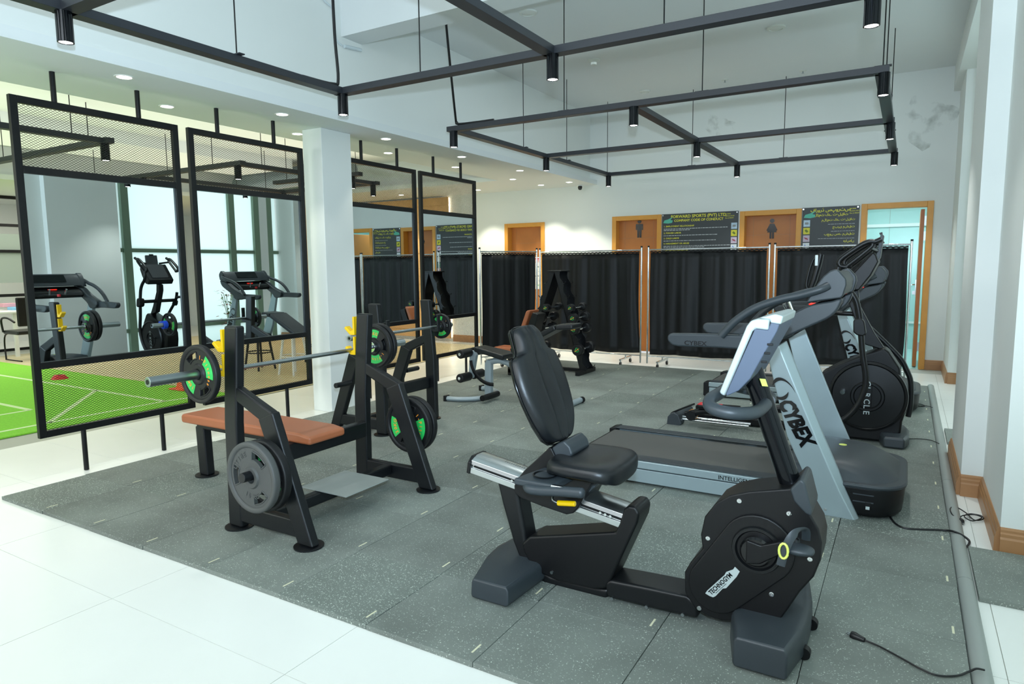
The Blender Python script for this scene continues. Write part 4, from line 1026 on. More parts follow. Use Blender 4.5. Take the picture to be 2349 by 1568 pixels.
# curved main tube
tp = [(1137, 1100), (1150, 1155), (1174, 1240), (1195, 1295), (1213, 1318), (1251, 1342), (1300, 1354), (1392, 1377), (1398, 1352), (1300, 1330), (1262, 1320), (1235, 1303), (1216, 1275), (1206, 1235), (1196, 1180), (1184, 1112)]
poly(tp, N_, N_, F_, 'main_tube', 'black', bk, .02, 4)
poly([(1196, 1246), (1214, 1230), (1300, 1226), (1410, 1220), (1420, 1200), (1430, 1168), (1440, 1160), (1458, 1163), (1466, 1178), (1462, 1200), (1402, 1328), (1390, 1350), (1362, 1352), (1280, 1334), (1240, 1316), (1214, 1292), (1200, 1264)], 2.455, 2.455, 2.605, 'body_panel', 'blkplastic', bk, .012, 3)
poly([(1386, 1336), (1398, 1330), (1480, 1346), (1575, 1366), (1600, 1385), (1600, 1420), (1575, 1414), (1480, 1392), (1392, 1370)], 2.455, 2.455, 2.605, 'beam_cover', 'black', bk, .02, 4)
for px, py in ((1266, 1312), (1404, 1372), (1483, 1391), (1566, 1409)):
    p = at(px, py, Y=2.455); MB().cyl((p.x, 2.45, p.z), (p.x, 2.457, p.z), .007, 12).build('screw', 'steel', bk)
# silver seat rail
a = at(1079, 1066, Y=2.46); b = at(1428, 1192, Y=2.46)
a2 = Vector((a.x, BY, a.z)); b2 = Vector((b.x, BY, b.z)); dr_ = (b2-a2).normalized(); up_ = Vector((-dr_.z, 0, dr_.x))
def railsec(o): 
    pr = [(-.07, -.038), (.07, -.038), (.07, -.012), (.062, -.012), (.062, .004), (.07, .004), (.066, .022), (.05, .034), (.02, .04), (-.02, .04), (-.05, .034), (-.066, .022), (-.07, .004), (-.062, .004), (-.062, -.012), (-.07, -.012)]
    return [o+Y_*y+up_*z for y, z in pr]
MB().loft([railsec(a2), railsec(b2)]).build('seat_rail', 'alu', bk, bevel=.002)
MB().loft([[a2-dr_*t_+Y_*y+up_*z for y, z in ((-.076, -.042), (.076, -.042), (.076, .012), (.05, .038), (-.05, .038), (-.076, .012))] for t_ in (.014, -.004)]).build('rail_end_cap', 'frame', bk, bevel=.004)
MB().loft([[c+Y_*y+up_*z for y, z in ((-.0715, -.004), (-.0715, .003), (-.062, .003), (-.062, -.004))] for c in (a2+dr_*.02, b2)]).build('rail_slot', 'frame', bk, smooth=False)
for d_ in (.30, .33, .36, .87, .90, .93):
    c = a2+dr_*d_*(b2-a2).length*1.0; MB().cyl(c-Y_*.073-up_*.003, c-Y_*.07-up_*.003, .006, 10).build('roller_bolt', 'chrome', bk)
mb = MB()
for k in range(34):
    c = a2+dr_*(.14+k*.011); w_ = .012 if k % 5 else .02
    mb.add([c-Y_*.002-dr_*.001+up_*.0405, c-Y_*.002+dr_*.001+up_*.0405, c+Y_*w_+dr_*.001+up_*.0405, c+Y_*w_-dr_*.001+up_*.0405], [(0, 1, 2, 3)])
mb.build('position_scale', 'frame', bk, smooth=False, kind='stuff')
# seat carriage
sc_ = [(1259, 1026), (1236, 1048), (1202, 1079), (1186, 1098), (1179, 1114), (1180, 1130), (1194, 1142), (1240, 1160), (1299, 1180), (1314, 1177), (1326, 1165), (1338, 1142), (1358, 1108), (1345, 1095), (1285, 1085), (1275, 1050), (1264, 1027)]
poly(sc_, 2.43, 2.43, 2.63, 'seat_carriage', 'blkplastic', bk, .008, 3)
poly([(1266, 1027), (1284, 1014), (1298, 1008), (1312, 1022), (1318, 1040), (1300, 1060), (1283, 1078)], 2.46, 2.44, 2.62, 'backrest_hinge', 'dkplastic', bk, .01, 3)
poly([(1296, 1098), (1370, 1096), (1372, 1110), (1338, 1140), (1300, 1135)], 2.46, 2.46, 2.60, 'seat_support', 'dkplastic', bk, .008, 2)
# cup holder tray
tr = MB(); c0 = at(1238, 1092, Y=2.33)
tr.loft([[(c0.x-.085, 2.26, c0.z-.03), (c0.x+.10, 2.26, c0.z-.03), (c0.x+.11, 2.43, c0.z-.03), (c0.x-.03, 2.43, c0.z-.03)], [(c0.x-.085, 2.26, c0.z), (c0.x+.10, 2.26, c0.z), (c0.x+.11, 2.43, c0.z+.01), (c0.x-.03, 2.43, c0.z+.01)]])
tr.build('side_tray', 'dkplastic', bk, bevel=.01)
MB().lathe([(.052, .004), (.047, .006), (.043, .0), (.036, -.02), (0, -.021)], (c0.x+.02, 2.34, c0.z+.005), Z_, 28).build('cup_holder', 'frame', bk)
# arm rests (near and far)
for s in (-1, 1):
    yh = BY+s*.265
    p = [at(1204, 1104, Y=2.28), at(1212, 1118, Y=2.27), at(1235, 1124, Y=2.265), at(1280, 1126, Y=2.265), at(1334, 1130, Y=2.265)]
    q = [Vector((v.x, BY+s*(BY-v.y), v.z)) for v in p]
    q = [Vector((q[0].x, BY+s*.1, q[0].z-.01)), Vector((q[0].x-.005, BY+s*.2, q[0].z-.006))]+q[1:]
    MB().tube(smoothpath(q), .021, 14).build('armrest', 'dkplastic', bk, bevel=0)
    e = q[-1]; MB().lathe([(.021, -.001), (.019, .006), (.012, .011), (0, .012)], e, (1, 0, 0), 16).build('armrest_tip', 'dkplastic', bk)
    e0 = q[-2]; MB().box((e0.x-.03, e0.y-.008, e0.z+.012), (e.x-.035, e0.y+.008, e0.z+.023)).build('pulse_sensor', 'chrome', bk, bevel=.004)
# yellow lever
p = at(1279, 1153, Y=2.39); q = at(1320, 1155, Y=2.39)
MB().tube([p, q], .0115, 14).build('adjust_lever', 'yellow', bk, bevel=.004, lab='yellow seat adjusting lever')
MB().tube(smoothpath([p+Vector((.0, .0, 0)), at(1268, 1146, Y=2.39), at(1270, 1136, Y=2.41), at(1278, 1130, Y=2.43)]), .005, 8).build('lever_rod', 'steel', bk)
# seat cushion
sx = [(-1.245, .13, -.02, .005), (-1.225, .175, .0, .0), (-1.15, .195, .0, -.012), (-1.06, .20, .0, -.014), (-.985, .195, .0, .0), (-.95, .165, -.012, .004), (-.935, .10, -.025, .0)]
SYC = 2.495
S = []; zb_ = .60
for x, hw, dz, dip in sx:
    zt = .628+dz; th = .075
    S.append([(x, SYC-hw*.9, zt-th), (x, SYC+hw*.9, zt-th), (x, SYC+hw, zt-th*.6), (x, SYC+hw*.97, zt-.012), (x, SYC+hw*.8, zt), (x, SYC+hw*.3, zt+dip), (x, SYC, zt+dip-.003), (x, SYC-hw*.3, zt+dip), (x, SYC-hw*.8, zt), (x, SYC-hw*.97, zt-.012), (x, SYC-hw, zt-th*.6)])
o = MB().loft(S).build('seat_cushion', 'vinyl', bk, angle=60)
ss = o.modifiers.new('sub', 'SUBSURF'); ss.levels = 2; ss.render_levels = 2
rbox((-1.2, BY-.14, .535), (-.98, BY+.12, .565), 'seat_pan', 'blkplastic', bk, .012)
# backrest
bo = Vector((-1.265, BY-.02, .652)); bt = Vector((-1.452, BY-.02, 1.13)); bd = (bt-bo); Lb = bd.length; bd.normalize(); bn = Vector((bd.z, 0, -bd.x))
pr = [(0, .07), (.03, .125), (.1, .165), (.2, .19), (.28, .195), (.34, .183), (.375, .172), (.388, .165), (.396, .120), (.405, .108), (.42, .102), (.48, .092), (.505, .085), (.52, .062)]
S = []
for t_, hw in pr:
    rr = []; prof = [(-1, 0), (-1.03, .022), (-.97, .05), (-.78, .064), (-.36, .060), (-.30, .066), (-.24, .058), (0, .055), (.24, .058), (.30, .066), (.36, .060), (.78, .064), (.97, .05), (1.03, .022), (1, 0), (0, -.004)]
    f_ = 1.0 if .03 < t_ < .5 else .75
    for a_, n_ in prof: rr.append(bo+bd*t_+Y_*(a_*hw)+bn*(n_*f_))
    S.append(rr)
o = MB().loft(S).build('backrest', 'vinyl', bk, angle=70)
ss = o.modifiers.new('sub', 'SUBSURF'); ss.levels = 2; ss.render_levels = 2
mb = MB(); loop = [bo+bd*t_+Y_*(hw*1.012)+bn*.014 for t_, hw in pr]+[bo+bd*t_-Y_*(hw*1.012)+bn*.014 for t_, hw in pr[::-1]]
mb.tube(smoothpath(loop, 3, True), .003, 6, closed=True); mb.build('piping', 'glossblk', bk)
S = [[bo+bd*t_+Y_*(a_*hw)-bn*n_ for a_, n_ in ((-.93, 0), (.93, 0), (.8, .022), (-.8, .022))] for t_, hw in pr]
MB().loft(S).build('backrest_shell', 'blkplastic', bk, bevel=.004)
# drive housing
WY = 2.44
hs = [(1570, 1312), (1583, 1290), (1611, 1258), (1607, 1226), (1616, 1185), (1642, 1153), (1674, 1136), (1718, 1127), (1811, 1120), (1832, 1102), (1843, 1105), (1861, 1183), (1879, 1214), (1886, 1245), (1883, 1285), (1867, 1323), (1835, 1358), (1806, 1400), (1782, 1432), (1766, 1437), (1700, 1425), (1655, 1424), (1624, 1415), (1593, 1394), (1571, 1360)]
poly(hs, WY, WY, 2.62, 'drive_housing', 'blkplastic', bk, .018, 4)
# raised belt cover: a pill shape from the crank to the lower left
c1 = at(1737, 1258, Y=WY); c2 = at(1645, 1342, Y=WY); r1, r2 = .128, .105
dd = (c2-c1); dd.y = 0; an = math.atan2(dd.z, dd.x); pts = []
for k in range(17): 
    a_ = an+PI/2+PI*(-k)/16+PI; pts.append((c1.x+r1*math.cos(an+PI/2+PI*k/16), c1.z+r1*math.sin(an+PI/2+PI*k/16)))
for k in range(17): pts.append((c2.x+r2*math.cos(an-PI/2+PI*k/16), c2.z+r2*math.sin(an-PI/2+PI*k/16)))
MB().prism([(x, WY-.012, z) for x, z in pts], (0, .014, 0)).build('belt_cover', 'blkplastic', bk, bevel=.006, seg=3)
MB().lathe([(.088, -.013), (.084, -.022), (.074, -.022), (.062, -.002), (.0, -.001)], (c1.x, WY, c1.z), Y_, 48).build('crank_ring', 'black', bk)
MB().lathe([(.055, 0), (.055, -.03), (.048, -.038), (0, -.04)], (c1.x, WY-.003, c1.z), Y_, 40).build('crank_hub', 'glossblk', bk)
pe = at(1826, 1248, Y=WY-.06)
MB().prism([(c1.x-.03, WY-.028, c1.z+.045), (c1.x+.02, WY-.028, c1.z+.035), (pe.x, WY-.028, pe.z+.016), (pe.x+.01, WY-.028, pe.z), (pe.x, WY-.028, pe.z-.016), (c1.x+.02, WY-.028, c1.z-.035), (c1.x-.03, WY-.028, c1.z-.045)], (0, -.022, 0)).build('crank_arm', 'blkplastic', bk, bevel=.006)
S = []
for x, hw, th in ((-.05, .02, .008), (-.03, .036, .016), (0, .04, .02), (.03, .036, .018), (.055, .02, .01)):
    S.append([(pe.x+x+.01, WY-.10+hw*math.cos(2*PI*k/12)*1.0, pe.z+th*math.sin(2*PI*k/12)) for k in range(12)])
o = MB().loft(S).build('pedal', 'dkplastic', bk); ss = o.modifiers.new('sub', 'SUBSURF'); ss.levels = 1; ss.render_levels = 2
MB().cyl((pe.x, WY-.02, pe.z), (pe.x, WY-.11, pe.z), .01, 12).build('pedal_axle', 'steel', bk)
st = [Vector((pe.x-.035, WY-.145, pe.z-.05)), Vector((pe.x-.025, WY-.145, pe.z+.0)), Vector((pe.x-.01, WY-.14, pe.z+.045)), Vector((pe.x+.01, WY-.12, pe.z+.07)), Vector((pe.x+.03, WY-.08, pe.z+.065)), Vector((pe.x+.03, WY-.055, pe.z+.02))]
MB().tube(smoothpath(st), .014, 8, ry=.0025, up=(0, 1, .3)).build('pedal_strap', 'dkplastic', bk)
MB().tube([Vector((pe.x-.027+.014*math.cos(a_), WY-.150, pe.z+.005+.026*math.sin(a_))) for a_ in [2*PI*k/14 for k in range(14)]], .0042, 6, closed=True).build('strap_buckle', 'lime', bk, lab='pale yellow strap buckle')
for px, py in ((1696, 1148), (1810, 1177), (1624, 1234), (1770, 1362), (1858, 1282), (1604, 1394)):
    p = at(px, py, Y=WY); MB().lathe([(.0085, 0), (.0085, -.003), (.004, -.004), (0, -.003)], (p.x, WY, p.z), Y_, 14).build('screw', 'chrome', bk)
# column boot, column, console
poly([(1811, 1122), (1836, 1098), (1846, 1106), (1862, 1170), (1861, 1186), (1846, 1178), (1820, 1150)], WY-.004, WY-.004, 2.625, 'column_boot', 'dkplastic', bk, .01, 3)
cb = at(1818, 1120, Y=BY); ct = at(1722, 838, Y=BY)
MB().tube([cb-(ct-cb)*.1, ct], .038, 28).build('console_column', 'lamp', bk)
p = at(1752, 877, Y=2.485); cdn = (ct-cb).normalized()
MB().box((-.010, -.001, -.014), (.010, .001, .014)).build('sticker', 'lime', None, smooth=False)
o = bpy.data.objects[-1] if False else None
stk = [x for x in bpy.data.objects if x.name.startswith('sticker')][-1]
for v in stk.data.vertices: v.co = Vector((p.x, 2.486, p.z))+Vector((v.co.x, v.co.y, 0))+cdn*v.co.z
attach(stk, bk)
CYn, CYf = 2.37, 2.69
poly([(1649, 901), (1655, 886), (1712, 748), (1722, 735), (1738, 731), (1765, 732), (1763, 758), (1757, 757), (1733, 754), (1726, 760), (1664, 906), (1660, 909)], CYn, CYn, CYf, 'console_shell', 'silverlt', bk, .01, 3)
poly([(1731, 754), (1760, 757), (1768, 740), (1788, 744), (1782, 760), (1733, 846), (1721, 868), (1694, 896), (1668, 908), (1664, 905)], CYn, CYn+.002, CYf-.002, 'console_back', 'blue', bk, .008, 3)
poly([(1738, 730), (1777, 720), (1796, 725), (1790, 745), (1766, 742), (1764, 734)], CYn, CYn+.01, CYf-.01, 'console_top', 'silverlt', bk, .006, 2)
a_ = at(1660, 885, Y=CYn); b_ = at(1712, 756, Y=CYn); e = (b_-a_).normalized(); nn = Vector((-e.z, 0, e.x))*.004
MB().prism([(a_.x+nn.x, CYn+.03, a_.z+nn.z), (b_.x+nn.x, CYn+.03, b_.z+nn.z), (b_.x, CYn+.03, b_.z), (a_.x, CYn+.03, a_.z)], (0, .26, 0)).build('console_screen', 'screen', bk, smooth=False)
for k in range(3):
    p = at(1768+k*-7, 790+k*20, Y=CYn); MB().box((p.x-.012, CYn-.001, p.z-.004), (p.x+.008, CYn+.004, p.z+.004)).build('port', 'frame', bk, bevel=.002)
hb = []
for px, py, y in ((1757, 926, 2.50), (1745, 938, 2.44), (1728, 946, 2.37), (1690, 948, 2.31), (1650, 942, 2.30), (1628, 930, 2.32), (1630, 915, 2.36), (1645, 905, 2.42)): hb.append(at(px, py, Y=y))
full = smoothpath(hb+[Vector((hb[-1].x, BY, hb[-1].z))]+[Vector((v.x, 2*BY-v.y, v.z)) for v in hb[::-1]])
MB().tube(full, .0225, 14).build('handlebar', 'dkplastic', bk)
# lettering on the cover
lb = slab([(1618, 1360), (1622, 1354), (1662, 1318), (1666, 1311), (1682, 1305), (1686, 1299), (1697, 1310), (1690, 1322), (1666, 1348), (1658, 1349), (1642, 1366), (1636, 1369), (1628, 1366)], WY-.0135, WY-.012, WY-.012)
lb = lb.build('maker_badge', 'silverlt', bk, smooth=False)
o1 = at(1630, 1362, Y=WY-.0135); o2 = at(1692, 1306, Y=WY-.0135); uu = o2-o1; uu.y = 0; uu.normalize(); vv = Vector((-uu.z, 0, uu.x))
text('TECHNOGYM', 'lettering', o1-vv*.004, uu, vv, .0235, 'glossblk', bk, .001, 'L', .03, squash=.82)
for dz_ in (.021, -.010): 
    a0_ = o1+uu*.018+vv*dz_
    MB().prism([a0_, a0_+uu*.06, a0_+uu*.06+vv*.0015, a0_+vv*.0015], (0, -.0008, 0)).build('badge_line', 'glossblk', lb, smooth=False)

# ================================================================== TREADMILLS
def treadmill(label):
    t = thing('treadmill', label, 'treadmill', (-1.0, 4.36, T0), 'silver and black treadmills')
    Yn, Yf = 3.93, 4.79; yc = (Yn+Yf)/2
    L_ = [(1757.5, 806.6), (1804, 1000), (1840, 1082), (1884, 1179), (1889, 1184)]
    R_ = [(1786, 793), (1870, 1000), (1902, 1075), (1926, 1128), (1960, 1194)]
    E_ = [(1803, 781), (1890, 1000), (1923, 1076.6), (1938, 1118), (1970, 1191)]
    for s, yo in ((1, Yn), (-1, Yf)):
        S = []
        for l, r_, e_ in zip(L_, R_, E_):
            l, r_, e_ = at(*l, Y=Yn), at(*r_, Y=Yn), at(*e_, Y=Yn+.03)
            q = [(l.x, 0.012, l.z), (r_.x, 0, r_.z), (e_.x, .035, e_.z), (e_.x, .055, e_.z), (l.x, .055, l.z)]
            S.append([(x, yo+s*y, z) for x, y, z in q])
        MB().loft(S).build('upright', 'silver', t, bevel=.006, seg=3, angle=35)
        for px, py in ((1893, 1169), (1939, 1177), (1826, 812), (1838, 839)):
            p = at(px, py, Y=Yn); 
            if py < 900: p = at(px-36, py+15, Y=Yn)
            MB().lathe([(.009, -.001), (.008, -.005), (0, -.006)], (p.x, yo+(0.012 if s > 0 else -.012), p.z), Y_*s, 14).build('bolt', 'alu', t)
        # side handle, arm
        hnd = [(1534, 770), (1540, 763.5), (1600, 764), (1640, 765), (1690, 767), (1740, 768), (1752, 806), (1715, 802), (1690, 799), (1646, 796), (1560, 793), (1545, 790), (1535, 780)]
        p = side(hnd, Yn+.03); MB().prism([(v.x, yo-s*.005, v.z) for v in p], (0, s*.06, 0)).build('side_grip', 'dkplastic', t, bevel=.018, seg=4)
        arm = [(1690, 768), (1740, 752), (1786, 735), (1830, 712), (1864, 698), (1908, 690), (1931, 684), (1926, 702), (1915, 718), (1896, 732), (1860, 748), (1810, 770), (1785, 784), (1772, 796), (1757, 808), (1700, 801)]
        p = side(arm, Yn, 2); MB().prism([(v.x, yo, v.z) for v in p], (0, s*.085, 0)).build('console_arm', 'dkplastic', t, bevel=.016, seg=4)
        hd = [(1848, 695), (1856, 680), (1874, 652), (1889, 633), (1904, 621), (1915, 617), (1923, 619), (1941, 639), (1942, 653), (1934, 678), (1928, 684), (1880, 690)]
        p = side(hd, Yn, 0); MB().prism([(v.x, yo, v.z) for v in p], (0, s*.06, 0)).build('console_wing', 'dkplastic', t, bevel=.014, seg=4)
        tb_ = [(1900, 655), (1880, 664), (1835, 677), (1800, 684), (1762, 695), (1726, 710), (1690, 734), (1668, 755), (1655, 770)]
        pth = [at(x, y, Y=Yn) for x, y in tb_]; pth = [Vector((v.x, yo+s*(.0 if i else .02)-s*.012, v.z)) for i, v in enumerate(pth)]
        MB().tube(smoothpath(pth), .0225, 16).build('curved_rail', 'dkplastic', t)
        # running rail
        for nm, z0, z1, y0, y1, m in (('deck_rail_upper', .128, .174, 0, .06, 'silver'), ('deck_rail_lower', .035, .12, .008, .07, 'silver'), ('foot_strip', .174, .18, .018, .12, 'dkplastic')):
            mb = MB().prism([(-1.87, yo+s*y0, z0), (-.45, yo+s*y0, z0), (-.45, yo+s*y0, z1), (-1.87, yo+s*y0, z1)], (0, s*(y1-y0), 0)); mb.build(nm, m, t, bevel=.004, seg=2)
        MB().prism([(-1.91, yo-s*.002, .03), (-1.85, yo-s*.002, .03), (-1.85, yo-s*.002, .183), (-1.91, yo-s*.002, .17)], (0, s*.125, 0)).build('rail_end_cap', 'frame', t, bevel=.008)
        MB().prism([(-1.8, yo+s*.02, T0), (-1.7, yo+s*.02, T0), (-1.7, yo+s*.02, .04), (-1.8, yo+s*.02, .04)], (0, s*.05, 0)).build('rubber_foot', 'frame', t)
    MB().box((-1.87, Yn+.115, .12), (-.45, Yf-.115, .165)).build('running_belt', 'belt', t, bevel=.012, seg=3)
    MB().cyl((-1.865, Yn+.115, .14), (-1.865, Yf-.115, .14), .024, 18).build('rear_roller', 'frame', t)
    # console cross piece
    cr = [(1852, 690), (1862, 672), (1878, 650), (1892, 634), (1906, 624), (1915, 622), (1922, 626), (1934, 645), (1930, 672), (1922, 684)]
    p = side(cr, Yn); MB().prism([(v.x, Yn+.05, v.z) for v in p], (0, Yf-Yn-.1, 0)).build('console', 'dkplastic', t, bevel=.01, seg=3)
    a = at(1864, 668, Y=Yn); b = at(1898, 629, Y=Yn); e = (b-a).normalized(); n = Vector((-e.z, 0, e.x))*.006
    MB().prism([(a.x, yc-.2, a.z), (b.x, yc-.2, b.z), (b.x+n.x, yc-.2, b.z+n.z), (a.x+n.x, yc-.2, a.z+n.z)], (0, .4, 0)).build('screen', 'screen', t, bevel=.002)
    da = [(1790, 740), (1800, 722), (1840, 704), (1866, 694), (1905, 692), (1900, 712), (1860, 730), (1820, 748), (1800, 752)]
    p = side(da, Yn); MB().prism([(v.x+.02, Yn+.1, v.z) for v in p], (0, Yf-Yn-.2, 0)).build('dashboard', 'glossblk', t, bevel=.012, seg=3)
    p = at(1830, 706, Y=Yn)
    MB().box((p.x+.01, yc-.05, p.z-.004), (p.x+.05, yc+.05, p.z+.004)).build('red_display', 'redled', t, bevel=.003, lab='lit red display')
    for s in (-1, 1):
        a = at(1790, 722, Y=Yn); MB().tube([Vector((a.x, yc+s*.09, a.z-.02)), Vector((a.x-.03, yc+s*.1, a.z+.045))], .012, 12).build('pulse_grip', 'chrome', t)
    MB().lathe([(.02, 0), (.02, .03), (0, .031)], at(1800, 728, Y=yc), Z_, 14).build('stop_button', 'red', t)
    # motor hood: stacked outlines
    def outline(x0, x1, hw, r, z):
        o = [(x0, yc-hw, z)]
        for k in range(7): a = -PI/2+PI/2*k/6; o.append((x1-r+r*math.cos(a), yc-hw+r+r*math.sin(a), z))
        for k in range(7): a = PI/2*k/6; o.append((x1-r+r*math.cos(a), yc+hw-r+r*math.sin(a), z))
        o.append((x0, yc+hw, z)); return o
    MB().loft([outline(-.52, .02, .375, .16, .035), outline(-.52, .035, .385, .16, .06), outline(-.52, .04, .39, .16, .11), outline(-.52, .045, .392, .16, .19)]).build('motor_housing', 'blkplastic', t, bevel=.004)
    MB().loft([outline(-.47, .05, .396, .17, .19), outline(-.47, .055, .40, .17, .204), outline(-.47, .045, .392, .16, .214)]).build('hood_rim', 'dkplastic', t, bevel=.003)
    MB().loft([outline(-.56, .025, .37, .18, .205), outline(-.56, -.03, .34, .2, .25), outline(-.55, -.10, .32, .2, .285), outline(-.52, -.17, .27, .2, .302), outline(-.48, -.23, .2, .19, .31)]).build('motor_hood', 'dkplastic', t, angle=60)
    p = at(1946, 1041, Y=yc); MB().lathe([(.022, 0), (.022, .002), (0, .003)], (-.29, 4.42, .309), Z_, 24).build('round_sticker', 'lime', t, lab='small round yellowish sticker')
    for z in (.155, .115): MB().box((-.2, yc-.394, z), (-.1, yc-.388, z+.006)).build('vent_slot', 'dkplastic', t)
    sw = MB().box((-.14, yc-.396, .075), (-.112, yc-.38, .12)).build('power_switch', 'glossblk', t, bevel=.002)
    MB().box((-.136, yc-.398, .08), (-.117, yc-.395, .097)).build('switch_rocker', 'silverlt', sw, bevel=.001)
    # lettering
    O = at(1788, 925, Y=Yn+.01); Q = at(1857, 1017, Y=Yn+.01)
    c0 = at(1784, 922, Y=Yn); c1 = at(1842, 1030, Y=Yn); u = (c1-c0); u.y = 0; u.normalize(); v = Vector((-u.z, 0, u.x))
    off = Vector((0, -.0, 0)); base = Vector((c0.x, Yn+.0045, c0.z))
    text('CYBEX', 'lettering', base, u, v, .110, 'glossblk', t, .004, 'L', .055, squash=.80, shear=.22)
    sw_ = MB(); oc = base-u*.062+v*.048
    def cres(a0, a1, ro, tail, sx_=1.0, off=0):
        n = 22; o_, i_ = [], []
        for k in range(n+1):
            q = k/n; a = math.radians(a0+(a1-a0)*q); r0 = ro*(1+tail*q*q)
            w = .021*math.sin(PI*min(1, q*1.0))**.8*(1-.55*q)+.0006
            d = u*(math.cos(a)*1.25)+v*(math.sin(a)*.8)
            o_.append(oc+d*r0); i_.append(oc+d*(r0-w))
        for k in range(n): sw_.add([o_[k], o_[k+1], i_[k+1], i_[k]], [(0, 1, 2, 3)])
    cres(235, 60, .046, .9); cres(55, -120, .046, .9)
    sw_.v = [p_-Y_*.004 for p_ in sw_.v]; sw_.build('swoosh_logo', 'glossblk', t, smooth=False)
    p = at(1647, 1096, Y=Yn); text('INTELLIGENT SUSPENSION', 'lettering', (p.x, Yn, .136), X_, Z_, .034, 'glossblk', t, .001, 'L', .01, squash=1.0)
    p = at(1570, 783, Y=Yn); text('CYBEX', 'lettering', (p.x, Yn-.0055, p.z-.018), X_, Z_, .036, 'blkplastic', t, .0012, 'L', .02, squash=1.2)
    MB().tube([Vector((-.52+.03*math.cos(a), Yn+.05+.02*math.sin(a), .193)) for a in [2*PI*k/16 for k in range(16)]], .004, 6, closed=True).build('rail_logo', 'silverlt', t)
    return t
t1 = treadmill('nearer silver and black treadmill between the recumbent bike and the elliptical trainer')
t2 = dup(t1, (.105, 3.07, 0), 'farther silver and black treadmill, mostly hidden behind the elliptical trainer')

# ================================================================== ELLIPTICAL TRAINER
EY = 5.87
el = thing('elliptical_trainer', 'black elliptical trainer with tall handlebars between the two treadmills', 'elliptical trainer', (-.8, EY, T0))
EN = 5.78
poly([(1872, 900), (1874, 872), (1885, 854), (1924, 834), (1984, 811), (2028, 797), (2040, 806), (2066, 845), (2068, 872), (2082, 905), (2078, 945), (2070, 968), (2067, 990), (2060, 1012), (2030, 1014), (1948, 1005), (1905, 990), (1880, 950)], EN, EN, EY+.1, 'flywheel_housing', 'blkplastic', el, .02, 4)
c = at(1990, 908, Y=EN)
MB().lathe([(.275, 0), (.272, -.018), (.255, -.028), (.245, -.014), (.12, -.020), (.112, -.03), (.098, -.03), (.09, -.016), (0, -.016)], (c.x, EN, c.z), Y_, 64).build('flywheel_cover', 'black', el)
MB().box((c.x-.03, EN-.022, c.z-.085), (c.x+.03, EN-.014, c.z+.085)).build('crank_bar', 'blkplastic', el, bevel=.004)
MB().cyl((c.x-.17, EN-.02, c.z+.03), (c.x-.17, EN-.09, c.z+.03), .018, 14).build('crank_pin', 'chrome', el)
for k, chx in enumerate('CIRCLE'): text(chx, 'lettering', (c.x-.022, EN-.028, c.z+.125-.047*k), (0, 0, -1), (1, 0, 0), .06, 'silverlt', el, .003, 'L', .01)
poly([(1984, 790), (2017, 800), (2034, 806), (2006, 764), (1972, 700), (1969, 664), (1947, 668), (1946, 693), (1966, 745)], EY-.035, EY-.035, EY+.035, 'mast', 'blkplastic', el, .008, 3)
S_ = MB()
poly([(1936, 650), (1950, 634), (2003, 577), (2010, 584), (2016, 600), (1998, 632), (1971, 665), (1950, 668)], EY-.16, EY-.19, EY+.19, 'console', 'blkplastic', el, .012, 3)
a = at(1944, 640, Y=EY-.16); b = at(2000, 579, Y=EY-.16); e = (b-a).normalized(); n = Vector((-e.z, 0, e.x))*.006
MB().prism([(a.x, EY-.13, a.z), (b.x, EY-.13, b.z), (b.x+n.x, EY-.13, b.z+n.z), (a.x+n.x, EY-.13, a.z+n.z)], (0, .26, 0)).build('console_screen', 'screen', el, bevel=.002)
p = at(1997, 611, Y=EY-.16); MB().box((p.x-.012, EY-.163, p.z-.01), (p.x+.012, EY-.158, p.z+.01)).build('usb_port', 'dkplastic', el, bevel=.002)
poly([(2009, 594), (2014, 600), (2020, 590), (2027, 545), (2028, 540), (2021, 537)], EY-.02, EY-.09, EY+.09, 'tablet_holder', 'dkplastic', el, .004, 2)
poly([(2017, 534), (2024, 532), (2025, 542), (2022, 542), (2021, 537), (2018, 538)], EY-.02, EY-.03, EY+.03, 'tablet_clip', 'frame', el, .002, 2)
# fixed handle loops beside the console
for s in (-1, 1):
    ys_ = EY+s*.24
    pts = [at(1944, 612, Y=EY-.24), at(1928, 610, Y=EY-.24), at(1925, 600, Y=EY-.24), at(1936, 588, Y=EY-.24), at(1975, 562, Y=EY-.24), at(1994, 554, Y=EY-.24), at(2008, 554, Y=EY-.24), at(2022, 548, Y=EY-.24)]
    MB().tube(smoothpath([Vector((v.x, ys_, v.z)) for v in pts]), .019, 12).build('fixed_handle', 'black', el)
    pts = [at(1934, 612, Y=EY-.24), at(1945, 608, Y=EY-.24), at(1996, 568, Y=EY-.24), at(2002, 558, Y=EY-.24)]
    MB().tube(smoothpath([Vector((v.x, ys_+s*.0, v.z)) for v in pts]), .017, 12).build('fixed_handle_bar', 'black', el)
    MB().tube([Vector((pts[2].x, ys_, pts[2].z)), Vector((pts[2].x+.04, EY+s*.1, pts[2].z-.02))], .014, 10).build('handle_bracket', 'black', el)
